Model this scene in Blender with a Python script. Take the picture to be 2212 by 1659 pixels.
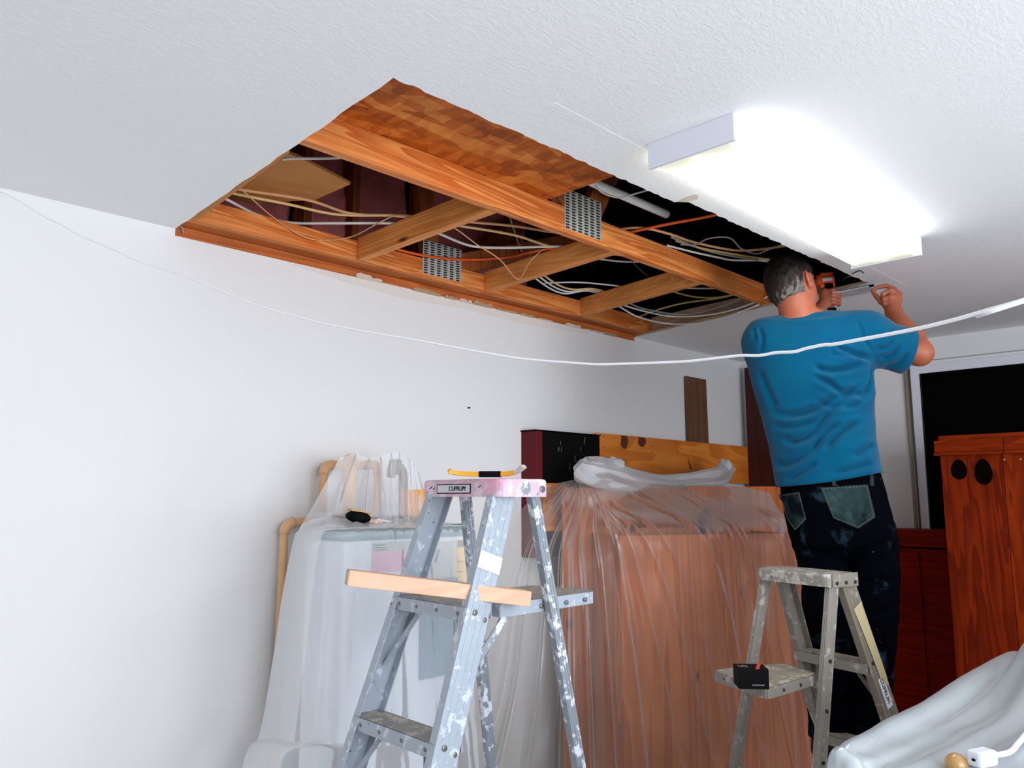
import bpy, bmesh, math, random
import numpy as np
from mathutils import Vector, Matrix, noise as mnoise
from mathutils.bvhtree import BVHTree

for o in list(bpy.data.objects):
    bpy.data.objects.remove(o)
sc = bpy.context.scene
COL = sc.collection
R = math.radians
random.seed(7)
rng = np.random.default_rng(7)

# ------------------------------------------------------------------ camera, light, exposure
FPX, CX, CY = 1725.0, 1106.0, 829.5
PITCH, AZ, HC = math.atan(243 / 1725.0), R(44.75), 1.5
FW = np.array([math.cos(AZ) * math.cos(PITCH), math.sin(AZ) * math.cos(PITCH), math.sin(PITCH)])
RT = np.array([math.sin(AZ), -math.cos(AZ), 0.0])
UP = np.cross(RT, FW)
CAMP = np.array([0, 0, HC])
cd = bpy.data.cameras.new('camera')
cd.sensor_width = 36
cd.lens = FPX / 2212 * 36
cd.clip_start = 0.05
cam = bpy.data.objects.new('camera', cd)
COL.objects.link(cam)
cam.matrix_world = Matrix(((RT[0], UP[0], -FW[0], 0), (RT[1], UP[1], -FW[1], 0), (RT[2], UP[2], -FW[2], HC), (0, 0, 0, 1)))
sc.camera = cam

wd = bpy.data.worlds.new('world')
sc.world = wd
wd.use_nodes = True
wd.node_tree.nodes['Background'].inputs[0].default_value = (0.62, 0.80, 1.0, 1)
wd.node_tree.nodes['Background'].inputs[1].default_value = 1.0

def area_light(name, loc, rot, sx, sy, power, color):
    l = bpy.data.lights.new(name, 'AREA')
    l.shape = 'RECTANGLE'; l.size = sx; l.size_y = sy; l.energy = power; l.color = color
    o = bpy.data.objects.new(name, l); COL.objects.link(o)
    o.location = loc; o.rotation_euler = rot
    return o
# daylight entering by the wide high window in the right-hand wall, out of frame beside the camera (facing +Y)
area_light('daylight_window', (0.95, -1.99, 1.50), (R(90), 0, 0), 3.9, 1.5, 141, (0.88, 0.92, 1.0))

vs = sc.view_settings
vs.view_transform = 'Standard'; vs.look = 'None'; vs.gamma = 1.0; vs.exposure = 0.0
vs.use_curve_mapping = False

def P(x, y, **k):
    """point where the sight line of a photograph pixel meets a plane of the room (X=, Y=, Z=) or a distance D="""
    d = FW * FPX + RT * (x - CX) - UP * (y - CY)
    if 'X' in k: s = k['X'] / d[0]
    elif 'Y' in k: s = k['Y'] / d[1]
    elif 'Z' in k: s = (k['Z'] - HC) / d[2]
    else: s = k['D'] / math.hypot(d[0], d[1])
    return CAMP + d * s

YW, XW, H = 2.65, 4.88, 2.4        # left wall, back wall, ceiling height
YR, XR = -1.9, -2.8                # right wall, rear wall (garage door side)

# ------------------------------------------------------------------ helpers
ORG = {}
def mesh_obj(name, me, m, parent=None):
    for mm in (m if isinstance(m, (list, tuple)) else [m]):
        me.materials.append(mm)
    o = bpy.data.objects.new(name, me)
    COL.objects.link(o)
    if parent is not None:
        g = ORG.get(parent.name, np.zeros(3))
        me.transform(Matrix.Translation(Vector(-g)))
        o.parent = parent
        ORG[o.name] = g
    return o
def obj(name, bm, m, parent=None, smooth=False, bevel=0.0):
    bmesh.ops.remove_doubles(bm, verts=bm.verts, dist=1e-6)
    bmesh.ops.recalc_face_normals(bm, faces=bm.faces)
    me = bpy.data.meshes.new(name)
    bm.to_mesh(me); bm.free()
    o = mesh_obj(name, me, m, parent)
    if smooth:
        me.polygons.foreach_set('use_smooth', [True] * len(me.polygons))
    if bevel > 0:
        md = o.modifiers.new('bevel', 'BEVEL'); md.width = bevel; md.segments = 2; md.limit_method = 'ANGLE'
    return o
def np_obj(name, v, f, m, parent=None, smooth=True):
    me = bpy.data.meshes.new(name)
    me.from_pydata([tuple(map(float, p)) for p in v], [], [tuple(map(int, q)) for q in f])
    me.update()
    o = mesh_obj(name, me, m, parent)
    if smooth: me.polygons.foreach_set('use_smooth', [True] * len(me.polygons))
    return o
def tag(o, label, cat, group=None, kind=None):
    o['label'] = label; o['category'] = cat
    if group: o['group'] = group
    if kind: o['kind'] = kind
    return o
def thing(name, label, cat, loc, group=None):
    o = bpy.data.objects.new(name, None); COL.objects.link(o)
    o.empty_display_size = 0.1
    o.location = [float(c) for c in loc]
    ORG[o.name] = np.array([float(c) for c in loc])
    return tag(o, label, cat, group)
def struct(o):
    o['kind'] = 'structure'; return o

def BM(): return bmesh.new()
def hexa(bm, p):
    v = [bm.verts.new(tuple(map(float, q))) for q in p]
    for f in ((0, 1, 2, 3), (7, 6, 5, 4), (0, 4, 5, 1), (1, 5, 6, 2), (2, 6, 7, 3), (3, 7, 4, 0)):
        bm.faces.new([v[i] for i in f])
def box(bm, x0, x1, y0, y1, z0, z1):
    hexa(bm, [(x0, y0, z0), (x1, y0, z0), (x1, y1, z0), (x0, y1, z0), (x0, y0, z1), (x1, y0, z1), (x1, y1, z1), (x0, y1, z1)])
    return bm
def nrm(v):
    v = np.array(v, float); return v / (np.linalg.norm(v) + 1e-12)
def obox(bm, c, ax, ay, az, sx, sy, sz):
    """oriented box: centre c, unit axes, full sizes"""
    c = np.array(c, float); a = np.array(ax) * sx / 2; b = np.array(ay) * sy / 2; d = np.array(az) * sz / 2
    hexa(bm, [c - a - b - d, c + a - b - d, c + a + b - d, c - a + b - d, c - a - b + d, c + a - b + d, c + a + b + d, c - a + b + d])
    return bm
def bar(bm, p, q, w, h, side):
    """bar from p to q; w along 'side', h across"""
    p = np.array(p, float); q = np.array(q, float); t = nrm(q - p)
    s = np.array(side, float); s = nrm(s - t * (s @ t)); n = np.cross(t, s)
    return obox(bm, (p + q) / 2, t, s, n, np.linalg.norm(q - p), w, h)
def cat(pts, n):
    """Catmull-Rom resample of a polyline"""
    p = np.array(pts, float); k = len(p)
    if k == 2: return np.linspace(p[0], p[1], n)
    e = np.vstack([2 * p[0] - p[1], p, 2 * p[-1] - p[-2]])
    t = np.linspace(0, k - 1 - 1e-9, n); i = t.astype(int); f = (t - i)[:, None]
    a, b, c, d = e[i], e[i + 1], e[i + 2], e[i + 3]
    return 0.5 * (2 * b + (c - a) * f + (2 * a - 5 * b + 4 * c - d) * f ** 2 + (3 * b - a - 3 * c + d) * f ** 3)
def tube(bm, pts, r, n=8, caps=True):
    pts = np.array(pts, float); m = len(pts)
    rr = np.full(m, r) if np.isscalar(r) else np.array(r, float)
    tg = np.gradient(pts, axis=0); rings = []
    u = None
    for i in range(m):
        t = nrm(tg[i])
        if u is None:
            u = np.cross(t, (0, 0, 1.0))
            if np.linalg.norm(u) < 1e-3: u = np.cross(t, (1.0, 0, 0))
        u = nrm(u - t * (u @ t)); v = np.cross(t, u)
        rings.append([bm.verts.new(tuple(pts[i] + rr[i] * (u * math.cos(2 * math.pi * j / n) + v * math.sin(2 * math.pi * j / n)))) for j in range(n)])
    for a, b in zip(rings, rings[1:]):
        for j in range(n):
            bm.faces.new((a[j], a[(j + 1) % n], b[(j + 1) % n], b[j]))
    if caps:
        bm.faces.new(rings[0]); bm.faces.new(rings[-1][::-1])
    return bm
def prism(bm, poly, d):
    """closed polygon (3-D points) pushed along vector d"""
    a = [bm.verts.new(tuple(map(float, p))) for p in poly]
    b = [bm.verts.new(tuple(map(float, np.array(p) + d))) for p in poly]
    bm.faces.new(a); bm.faces.new(b[::-1])
    for i in range(len(a)):
        j = (i + 1) % len(a); bm.faces.new((a[i], a[j], b[j], b[i]))
    return bm
def ball(bm, c, rx, ry=None, rz=None, seg=14):
    ry = ry or rx; rz = rz or rx
    bmesh.ops.create_uvsphere(bm, u_segments=seg, v_segments=seg // 2 + 2, radius=1,
        matrix=Matrix.Translation(Vector([float(k) for k in c])) @ Matrix.Diagonal((rx, ry, rz, 1)))
    return bm
def text_mesh(name, s, size, M, m, parent, depth=0.0006, shear=0.0):
    cu = bpy.data.curves.new(name, 'FONT'); cu.body = s; cu.size = size; cu.extrude = depth
    cu.align_x = 'CENTER'; cu.align_y = 'CENTER'; cu.shear = shear
    t = bpy.data.objects.new(name + '_curve', cu); COL.objects.link(t)
    me = bpy.data.meshes.new_from_object(t.evaluated_get(bpy.context.evaluated_depsgraph_get()))
    bpy.data.objects.remove(t); bpy.data.curves.remove(cu)
    me.transform(M)
    me.materials.clear()
    me.name = name
    return mesh_obj(name, me, m, parent)
def frame(c, ax, ay):
    ax = nrm(ax); ay = np.array(ay, float); ay = nrm(ay - ax * (ay @ ax)); az = np.cross(ax, ay)
    return Matrix(((ax[0], ay[0], az[0], c[0]), (ax[1], ay[1], az[1], c[1]), (ax[2], ay[2], az[2], c[2]), (0, 0, 0, 1)))

# ------------------------------------------------------------------ materials
def s2l(c):
    return tuple(((x / 255) / 12.92 if x / 255 <= 0.04045 else ((x / 255 + 0.055) / 1.055) ** 2.4) for x in c)
class NT:
    def __init__(s, name):
        s.m = bpy.data.materials.new(name); s.m.use_nodes = True
        s.t = s.m.node_tree; s.n = s.t.nodes; s.l = s.t.links
        s.b = s.n['Principled BSDF']; s.out = s.n['Material Output']
        s.tc = s.n.new('ShaderNodeTexCoord')
    def N(s, typ, **k):
        n = s.n.new(typ)
        for a, b in k.items(): setattr(n, a, b)
        return n
    def L(s, a, b): s.l.new(a, b)
    def coord(s, sc=(1, 1, 1), rot=(0, 0, 0), loc=(0, 0, 0), src='Object'):
        mp = s.N('ShaderNodeMapping'); mp.inputs['Scale'].default_value = sc; mp.inputs['Rotation'].default_value = rot; mp.inputs['Location'].default_value = loc
        s.L(s.tc.outputs[src], mp.inputs['Vector']); return mp.outputs[0]
    def noise(s, v, scale, detail=4, rough=0.55, dist=0.0):
        n = s.N('ShaderNodeTexNoise'); n.inputs['Scale'].default_value = scale; n.inputs['Detail'].default_value = detail
        n.inputs['Roughness'].default_value = rough; n.inputs['Distortion'].default_value = dist
        s.L(v, n.inputs['Vector']); return n.outputs['Fac']
    def ramp(s, f, stops):
        r = s.N('ShaderNodeValToRGB'); e = r.color_ramp.elements
        while len(e) < len(stops): e.new(0.5)
        for q, (p, c) in zip(e, stops):
            q.position = p; q.color = (*c, 1) if hasattr(c, '__len__') else (c, c, c, 1)
        s.L(f, r.inputs[0]); return r.outputs[0]
    def mix(s, fac, a, b, mode='MIX'):
        n = s.N('ShaderNodeMix', data_type='RGBA', blend_type=mode)
        for k, v in ((0, fac), (6, a), (7, b)):
            sock = n.inputs[k]
            if hasattr(v, 'is_linked') or isinstance(v, bpy.types.NodeSocket): s.L(v, sock)
            elif k == 0: sock.default_value = v
            else: sock.default_value = (*v, 1)
        return n.outputs[2]
    def math(s, op, a, b=0.0):
        n = s.N('ShaderNodeMath', operation=op)
        for i, v in ((0, a), (1, b)):
            if isinstance(v, bpy.types.NodeSocket): s.L(v, n.inputs[i])
            else: n.inputs[i].default_value = v
        return n.outputs[0]
    def bump(s, h, strength=0.3, dist=0.01):
        n = s.N('ShaderNodeBump'); n.inputs['Strength'].default_value = strength; n.inputs['Distance'].default_value = dist
        s.L(h, n.inputs['Height']); s.L(n.outputs[0], s.b.inputs['Normal'])
    def setc(s, v):
        if isinstance(v, bpy.types.NodeSocket): s.L(v, s.b.inputs['Base Color'])
        else: s.b.inputs['Base Color'].default_value = (*v, 1)
    def rough(s, r, spec=0.5, metal=0.0):
        s.b.inputs['Roughness'].default_value = r; s.b.inputs['Specular IOR Level'].default_value = spec; s.b.inputs['Metallic'].default_value = metal

def plain(name, c, r=0.6, spec=0.4, var=0.12, scale=14, bump=0.15, metal=0.0, dist=0.002):
    t = NT(name); c = s2l(c)
    f = t.noise(t.coord(), scale, 5)
    t.setc(t.mix(f, tuple(x * (1 - var) for x in c), tuple(min(1, x * (1 + var)) for x in c)))
    t.rough(r, spec, metal)
    if bump: t.bump(t.noise(t.coord(), scale * 9, 3), bump, dist)
    return t.m
def drywall(name, c, texture=True):
    t = NT(name); c = s2l(c)
    f = t.noise(t.coord(), 0.9, 3)
    t.setc(t.mix(f, tuple(x * 0.97 for x in c), c)); t.rough(0.75, 0.25)
    if texture:
        a = t.noise(t.coord((1, 1.8, 1), (0, 0, R(50))), 55, 4, 0.6, 0.6)
        a = t.ramp(a, [(0.42, 0.0), (0.62, 1.0)])
        t.bump(a, 0.16, 0.003)
    else:
        t.bump(t.noise(t.coord(), 40, 3), 0.06, 0.003)
    return t.m
def wood(name, c1, c2, axis=0, ring=9.0, r=0.6, knots=0.0, spec=0.3, cross=26, dark=None, kscale=(2.2, 8)):
    """grain runs along 'axis' (object space)"""
    t = NT(name); c1 = s2l(c1); c2 = s2l(c2)
    sc_ = [cross] * 3; sc_[axis] = 1.1
    v = t.coord(tuple(x / cross * ring for x in sc_))
    n = t.noise(v, 1.0, 3, 0.5, 1.2)
    w = t.math('MULTIPLY', n, 9.0); w = t.math('FRACT', w)
    w = t.ramp(w, [(0.0, 0.0), (0.72, 0.85), (0.9, 1.0), (1.0, 0.15)])
    fine = t.noise(t.coord(tuple(x * 5 for x in sc_)), 1.0, 3)
    w = t.mix(0.25, w, fine)
    col = t.mix(w, c1, c2)
    bl = t.ramp(t.noise(t.coord(), 3.0, 3), [(0.35, 0.78), (0.65, 1.0)])
    col = t.mix(1.0, col, bl, 'MULTIPLY')
    if knots:
        ks = [kscale[1]] * 3; ks[axis] = kscale[0]
        vo = t.N('ShaderNodeTexVoronoi'); vo.inputs['Scale'].default_value = 1.0
        t.L(t.coord(tuple(ks)), vo.inputs['Vector'])
        k = t.ramp(vo.outputs['Distance'], [(0.0, 1.0), (0.07 * knots, 0.9), (0.16 * knots, 0.0)])
        col = t.mix(k, col, s2l(dark or (70, 30, 12)))
    t.setc(col); t.rough(r, spec)
    t.bump(fine, 0.12, 0.002)
    return t.m
def osb(name):
    t = NT(name)
    dn = t.N('ShaderNodeTexNoise'); dn.inputs['Scale'].default_value = 14
    t.L(t.coord(), dn.inputs['Vector'])
    v = t.N('ShaderNodeMix', data_type='VECTOR'); v.inputs[0].default_value = 0.45
    t.L(t.coord((16, 46, 30), (0, 0, R(25))), v.inputs[4]); t.L(dn.outputs['Color'], v.inputs[5])
    vo = t.N('ShaderNodeTexVoronoi'); vo.inputs['Scale'].default_value = 1.0; t.L(v.outputs[1], vo.inputs['Vector'])
    v2 = t.N('ShaderNodeTexVoronoi'); v2.inputs['Scale'].default_value = 1.0; t.L(t.coord((44, 15, 30), (0, 0, R(-15))), v2.inputs['Vector'])
    g = t.noise(t.coord((60, 9, 9), (0, 0, R(25))), 1.0, 3)
    a = t.N('ShaderNodeSeparateColor'); t.L(vo.outputs['Color'], a.inputs[0])
    b = t.N('ShaderNodeSeparateColor'); t.L(v2.outputs['Color'], b.inputs[0])
    f = t.math('ADD', t.math('MULTIPLY', a.outputs[0], 0.5), t.math('MULTIPLY', b.outputs[1], 0.3))
    f = t.math('ADD', f, t.math('MULTIPLY', g, 0.25))
    f2 = t.math('ADD', f, t.math('MULTIPLY', t.math('SUBTRACT', t.noise(t.coord(), 5, 3), .5), .9))
    t.setc(t.ramp(f2, [(0.15, s2l((160, 74, 16))), (0.5, s2l((206, 106, 32))), (0.9, s2l((238, 150, 70)))]))
    t.rough(0.6, 0.3); t.bump(f, 0.25, 0.003)
    return t.m
def alu(name, c, paint=(235, 236, 238), amount=0.56, tint=None, dirt=0.35, metal=0.55, rough=0.42):
    t = NT(name); c = s2l(c)
    base = t.mix(t.noise(t.coord((2, 2, 2)), 6, 4), tuple(x * 0.8 for x in c), c)
    sp = t.ramp(t.noise(t.coord(), 34, 6, 0.62), [(amount, 0.0), (amount + 0.05, 1.0)])
    col = t.mix(sp, base, s2l(paint))
    if tint:
        k = t.ramp(t.noise(t.coord(loc=(3, 1, 2)), 7, 3), [(0.5, 0.0), (0.62, 0.9)])
        col = t.mix(k, col, s2l(tint))
    d = t.ramp(t.noise(t.coord(loc=(5, 5, 5)), 48, 4, 0.6), [(0.66, 0.0), (0.72, dirt * 2)])
    col = t.mix(d, col, s2l((70, 62, 54)))
    t.setc(col); t.rough(rough, 0.5)
    t.L(t.math('MULTIPLY', t.math('SUBTRACT', 1.0, sp), metal), t.b.inputs['Metallic'])
    t.bump(sp, 0.3, 0.002)
    return t.m
def sheet_mat(name, tint, k=0.42, trans=0.35, streak=0.25):
    """thin cloudy polythene: light scatters in the film, more of it where the film is seen edge on"""
    t = NT(name); t.n.remove(t.b)
    di = t.N('ShaderNodeBsdfDiffuse'); di.inputs[0].default_value = (*s2l(tint), 1)
    tl = t.N('ShaderNodeBsdfTranslucent'); tl.inputs[0].default_value = (*s2l(tint), 1)
    ms = t.N('ShaderNodeMixShader'); ms.inputs[0].default_value = trans; t.L(di.outputs[0], ms.inputs[1]); t.L(tl.outputs[0], ms.inputs[2])
    tr = t.N('ShaderNodeBsdfTransparent'); tr.inputs[0].default_value = (0.97, 0.98, 0.98, 1)
    lw = t.N('ShaderNodeLayerWeight'); lw.inputs[0].default_value = 0.5
    cosv = t.math('MAXIMUM', t.math('SUBTRACT', 1.0, lw.outputs['Facing']), 0.12)
    dens = t.math('ADD', k, t.math('MULTIPLY', t.noise(t.coord((1, 1, 0.5)), 5, 4), streak))
    op = t.math('SUBTRACT', 1.0, t.math('POWER', 2.71828, t.math('MULTIPLY', t.math('DIVIDE', dens, cosv), -1.0)))
    m2 = t.N('ShaderNodeMixShader'); t.L(op, m2.inputs[0]); t.L(tr.outputs[0], m2.inputs[1]); t.L(ms.outputs[0], m2.inputs[2])
    gl = t.N('ShaderNodeBsdfGlossy'); gl.inputs['Roughness'].default_value = 0.22
    bp = t.N('ShaderNodeBump'); bp.inputs['Strength'].default_value = 0.10; bp.inputs['Distance'].default_value = 0.006
    t.L(t.noise(t.coord(), 22, 4, 0.6, 1.5), bp.inputs['Height'])
    for n in (di, tl, gl): t.L(bp.outputs[0], n.inputs['Normal'])
    fr = t.N('ShaderNodeFresnel'); fr.inputs[0].default_value = 1.35; t.L(bp.outputs[0], fr.inputs['Normal'])
    m3 = t.N('ShaderNodeMixShader'); t.L(t.math('MULTIPLY', fr.outputs[0], 0.45), m3.inputs[0]); t.L(m2.outputs[0], m3.inputs[1]); t.L(gl.outputs[0], m3.inputs[2])
    t.L(m3.outputs[0], t.out.inputs[0])
    return t.m

M = {}
M['wall'] = drywall('painted_wall', (234, 233, 232), False)
M['ceil'] = drywall('textured_ceiling', (246, 247, 248))
M['darkwall'] = plain('side_wall', (214, 212, 208), 0.8)
M['concrete'] = plain('concrete', (172, 166, 158), 0.85, scale=6)
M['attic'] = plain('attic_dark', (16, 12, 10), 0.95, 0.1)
M['gyps'] = plain('gypsum_edge', (176, 150, 116), 0.9, scale=40)
M['paper'] = plain('torn_paper', (212, 194, 180), 0.9, var=0.3, scale=60)
M['lumber'] = wood('lumber_along_x', (255, 170, 92), (200, 88, 18), 0, 13, knots=0.8)
M['lumber_y'] = wood('lumber_along_y', (244, 166, 92), (214, 124, 56), 1, 9, knots=0.6)
M['lumber_pale'] = wood('weathered_lumber', (222, 190, 160), (190, 152, 122), 1, 8)
M['web'] = wood('web_lumber', (176, 96, 44), (128, 62, 26), 2, 6)
M['plate_wood'] = wood('top_plate_wood', (214, 122, 56), (168, 84, 34), 0, 7)
M['osb'] = osb('strand_board')
M['baffle'] = plain('tan_board', (190, 128, 66), 0.8, var=0.2, scale=5)
M['pink'] = plain('pink_insulation', (222, 124, 122), 0.95, 0.1, var=0.35, scale=12, bump=0.6, dist=0.02)
M['galv'] = plain('galvanised', (196, 194, 186), 0.45, 0.5, metal=0.25, scale=30)
M['slot'] = plain('dark_slot', (34, 28, 22), 0.8, bump=0)
M['white_cable'] = plain('white_cable', (226, 220, 212), 0.45, 0.5, var=0.05, bump=0)
M['cream_cable'] = plain('cream_cable', (226, 188, 128), 0.5, 0.4, var=0.06, bump=0)
M['tan_cable'] = plain('tan_cable', (222, 164, 116), 0.5, 0.4, var=0.06, bump=0)
M['yellow_cable'] = plain('yellow_cable', (206, 176, 104), 0.5, 0.4, var=0.06, bump=0)
M['grey_cable'] = plain('grey_cable', (150, 146, 140), 0.5, 0.4, var=0.06, bump=0)
M['brown_cable'] = plain('brown_cable', (96, 66, 46), 0.6, 0.3, var=0.06, bump=0)
M['orange_cable'] = plain('orange_cable', (240, 96, 40), 0.4, 0.5, var=0.05, bump=0)
M['pvc'] = plain('white_pvc', (252, 251, 248), 0.35, 0.5, var=0.04, bump=0)
M['cpvc'] = plain('tan_pipe', (228, 178, 132), 0.4, 0.45, var=0.05, bump=0)
M['white_metal'] = plain('white_enamel', (228, 229, 238), 0.45, 0.4, var=0.02, bump=0)
M['black'] = plain('black', (5, 5, 6), 0.7, 0.12, bump=0)
M['void'] = plain('unlit_black', (5, 5, 6), 0.9, 0.05, bump=0)
M['darkred'] = plain('dark_red', (96, 14, 22), 0.7, 0.3, bump=0)
M['chrome'] = plain('chrome', (200, 200, 205), 0.2, 0.5, metal=1.0, bump=0)

# ------------------------------------------------------------------ the room shell
def ring_pts(a, b, n, amp, seed):
    r = random.Random(seed); a = np.array(a); b = np.array(b); out = []
    d = nrm(b - a); s = np.array([-d[1], d[0]])
    for i in range(n):
        out.append(a + (b - a) * i / n + s * (r.uniform(-amp, amp) if i else 0))
    return out
C1, C2, C4, C3 = np.array([1.05, YW]), np.array([0.972, 1.326]), np.array([3.41, 1.250]), np.array([3.665, YW])
notch = [P(x, y, Z=H)[:2] for x, y in ((1458, 437), (1474, 433), (1484, 436))]
inner = ring_pts(C1, C2, 24, 0.0025, 1) + ring_pts(C2, notch[0], 60, 0.004, 2) + notch + ring_pts(notch[-1], C4, 60, 0.0045, 3) + ring_pts(C4, C3, 24, 0.004, 4) + [C3]
bm = BM()
from mathutils.geometry import tessellate_polygon
outer = [(XR, YW), (XR, YR), (XW, YR), (XW, YW), (C3[0] + .0005, YW), *[tuple(p) for p in inner[::-1]], (C1[0] - .0005, YW)]
oc = [Vector((p[0], p[1], 0)) for p in outer]
ov = [bm.verts.new((p.x, p.y, H)) for p in oc]
for tri in tessellate_polygon([oc]):
    try: bm.faces.new([ov[k] for k in tri])
    except ValueError: pass
bmesh.ops.remove_doubles(bm, verts=bm.verts, dist=1e-6)
bmesh.ops.dissolve_degenerate(bm, edges=bm.edges, dist=1e-6)
ret = bmesh.ops.extrude_face_region(bm, geom=list(bm.faces))
for v in [g for g in ret['geom'] if isinstance(g, bmesh.types.BMVert)]: v.co.z += 0.0125
bmesh.ops.recalc_face_normals(bm, faces=bm.faces)
for f in bm.faces:
    if abs(f.normal.z) < 0.5: f.material_index = 1
ceiling = struct(obj('ceiling', bm, [M['ceil'], M['gyps']]))
bm = BM(); prism(bm, [P(px, py, Z=H - .0004) for px, py in ((1462, 436), (1478, 427), (1500, 420), (1509, 422), (1507, 430), (1492, 434), (1484, 437))], np.array((0, 0, .0006)))
obj('broken_gypsum', bm, plain('broken_gypsum', (214, 204, 186), .9, var=.15, scale=40), ceiling)
# tape joint that runs beside the opening
bm = BM(); box(bm, 1.30, 3.6, 1.150, 1.178, H - 0.0004, H)
obj('tape_joint', bm, M['ceil'], ceiling)

bm = BM(); box(bm, XR, XW, YW, YW + 0.012, 0, 2.376)
wl = struct(obj('wall_left', bm, M['wall']))
bm = BM(); box(bm, XR, 1.05, YW, YW + 0.012, 2.376, H); box(bm, 3.665, XW, YW, YW + 0.012, 2.376, H)
obj('upper_strip', bm, M['wall'], wl)
bm = BM(); box(bm, XR, XW + 0.1, YW + 0.012, YW + 0.10, 2.30, 2.376)
box(bm, XR, XW, YW + 0.012, YW + 0.10, 0, 2.30)
obj('stud_core', bm, M['plate_wood'], wl)
# torn plaster and paper along the top of the left wall
r_ = random.Random(5)
x = 1.62
while x < 3.48:
    w = r_.uniform(0.03, 0.16); hgt = r_.uniform(0.006, 0.022)
    if r_.random() < 0.78:
        n = 7; top = [(x + w * i / (n - 1), 2.377 + hgt * r_.uniform(0.35, 1.0)) for i in range(n)]
        poly = [(x, 2.374)] + top + [(x + w, 2.374)]
        poly = [(px, YW - 0.004 + r_.uniform(-0.004, 0.001), pz) for px, pz in poly]
        bm = BM(); prism(bm, poly, np.array((0, 0.009, 0)))
        obj('torn_paper', bm, M['paper'] if r_.random() < 0.6 else M['gyps'], wl)
    x += w + r_.uniform(0.0, 0.05)
# rough plaster patch under the opening
bm = BM()
poly = [(1.45, 2.37), (1.9, 2.378), (2.6, 2.377), (3.3, 2.377), (3.2, 2.352), (2.7, 2.335), (2.35, 2.345), (2.05, 2.33), (1.75, 2.345)]
prism(bm, [(a, YW - 0.0015, b) for a, b in poly], np.array((0, 0.0012, 0)))
obj('plaster_patch', bm, plain('plaster', (228, 222, 216), 0.9, var=0.05), wl)
# wall back with a window opening
WX0, WX1, WZ0, WZ1 = -0.05, 1.535, 0.9, 2.199      # along Y and Z
bm = BM()
box(bm, XW, XW + 0.1, WX1, YW + 0.1, 0, H); box(bm, XW, XW + 0.1, YR, WX0, 0, H)
box(bm, XW, XW + 0.1, WX0, WX1, WZ1, H); box(bm, XW, XW + 0.1, WX0, WX1, 0, WZ0)
wb = struct(obj('wall_back', bm, M['wall']))
bm = BM()
box(bm, XR, XW, YR - 0.1, YR, 0, 0.72); box(bm, XR, XW, YR - 0.1, YR, 2.27, H); box(bm, 2.92, XW, YR - 0.1, YR, 0.72, 2.27); box(bm, XR, -1.02, YR - 0.1, YR, 0.72, 2.27)
struct(obj('wall_right', bm, M['darkwall']))
bm = BM(); box(bm, XR - 0.1, XR, YR - 0.1, YW + 0.1, 0, H)
struct(obj('wall_rear', bm, M['darkwall']))
bm = BM(); box(bm, XR - 0.1, XW + 0.1, YR - 0.1, YW + 0.1, -0.1, 0)
struct(obj('floor', bm, M['concrete']))
# the roof space above the ceiling
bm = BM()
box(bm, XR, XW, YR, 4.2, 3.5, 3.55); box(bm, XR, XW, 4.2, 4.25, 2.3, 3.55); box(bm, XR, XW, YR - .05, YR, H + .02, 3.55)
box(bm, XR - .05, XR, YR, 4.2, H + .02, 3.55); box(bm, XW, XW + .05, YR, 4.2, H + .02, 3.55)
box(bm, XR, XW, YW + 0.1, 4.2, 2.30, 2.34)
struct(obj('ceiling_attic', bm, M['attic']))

# window on the back wall
bm = BM()
box(bm, XW - 0.012, XW + 0.02, WX0, WX1 + 0.045, WZ1, WZ1 + 0.05)
win = struct(obj('window_1', bm, M['white_metal']))
for nm, a in (('jamb', (WX1, WX1 + 0.045, WZ0 - .05, WZ1)), ('jamb', (WX0 - .045, WX0, WZ0 - .05, WZ1 + 0.05)), ('sill', (WX0, WX1, WZ0 - .05, WZ0))):
    bm = BM(); box(bm, XW - 0.012, XW + 0.02, *a); obj(nm, bm, M['white_metal'], win)
bm = BM(); box(bm, XW + 0.06, XW + 0.065, WX0, WX1, WZ0, WZ1); obj('pane', bm, M['void'], win)
bm = BM()
for a in ((WX1 - 0.03, WX1, WZ0, WZ1), (WX0, WX0 + 0.03, WZ0, WZ1), (WX0, WX1, WZ1 - 0.02, WZ1)):
    box(bm, XW + 0.021, XW + 0.06, *a)
obj('sash', bm, M['void'], win)
bm = BM(); box(bm, XW - 0.004, XW, -1.2, WX1 + 0.06, 2.268, 2.274)
struct(obj('trim_1', bm, plain('caulk', (170, 170, 168), 0.8)))
# ragged paint line under the ceiling on the back wall
for i, (y, dx) in enumerate(((1.606, 0), (1.585, 0.002))):
    bm = BM(); tube(bm, [(XW - 0.011, y, 0.6), (XW - 0.012, y - dx, 1.4), (XW - 0.011, y, 2.235)], 0.0085 if i == 0 else 0.006, 8)
    tag(obj('wall_conduit', bm, plain('conduit_%d' % i, (150, 138, 116) if i == 0 else (96, 84, 66), 0.6), smooth=True),
        'thin beige conduit on back wall, farther from window frame' if i == 0 else 'thin dark brown conduit on back wall, hard against window frame', 'conduit')

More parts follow.
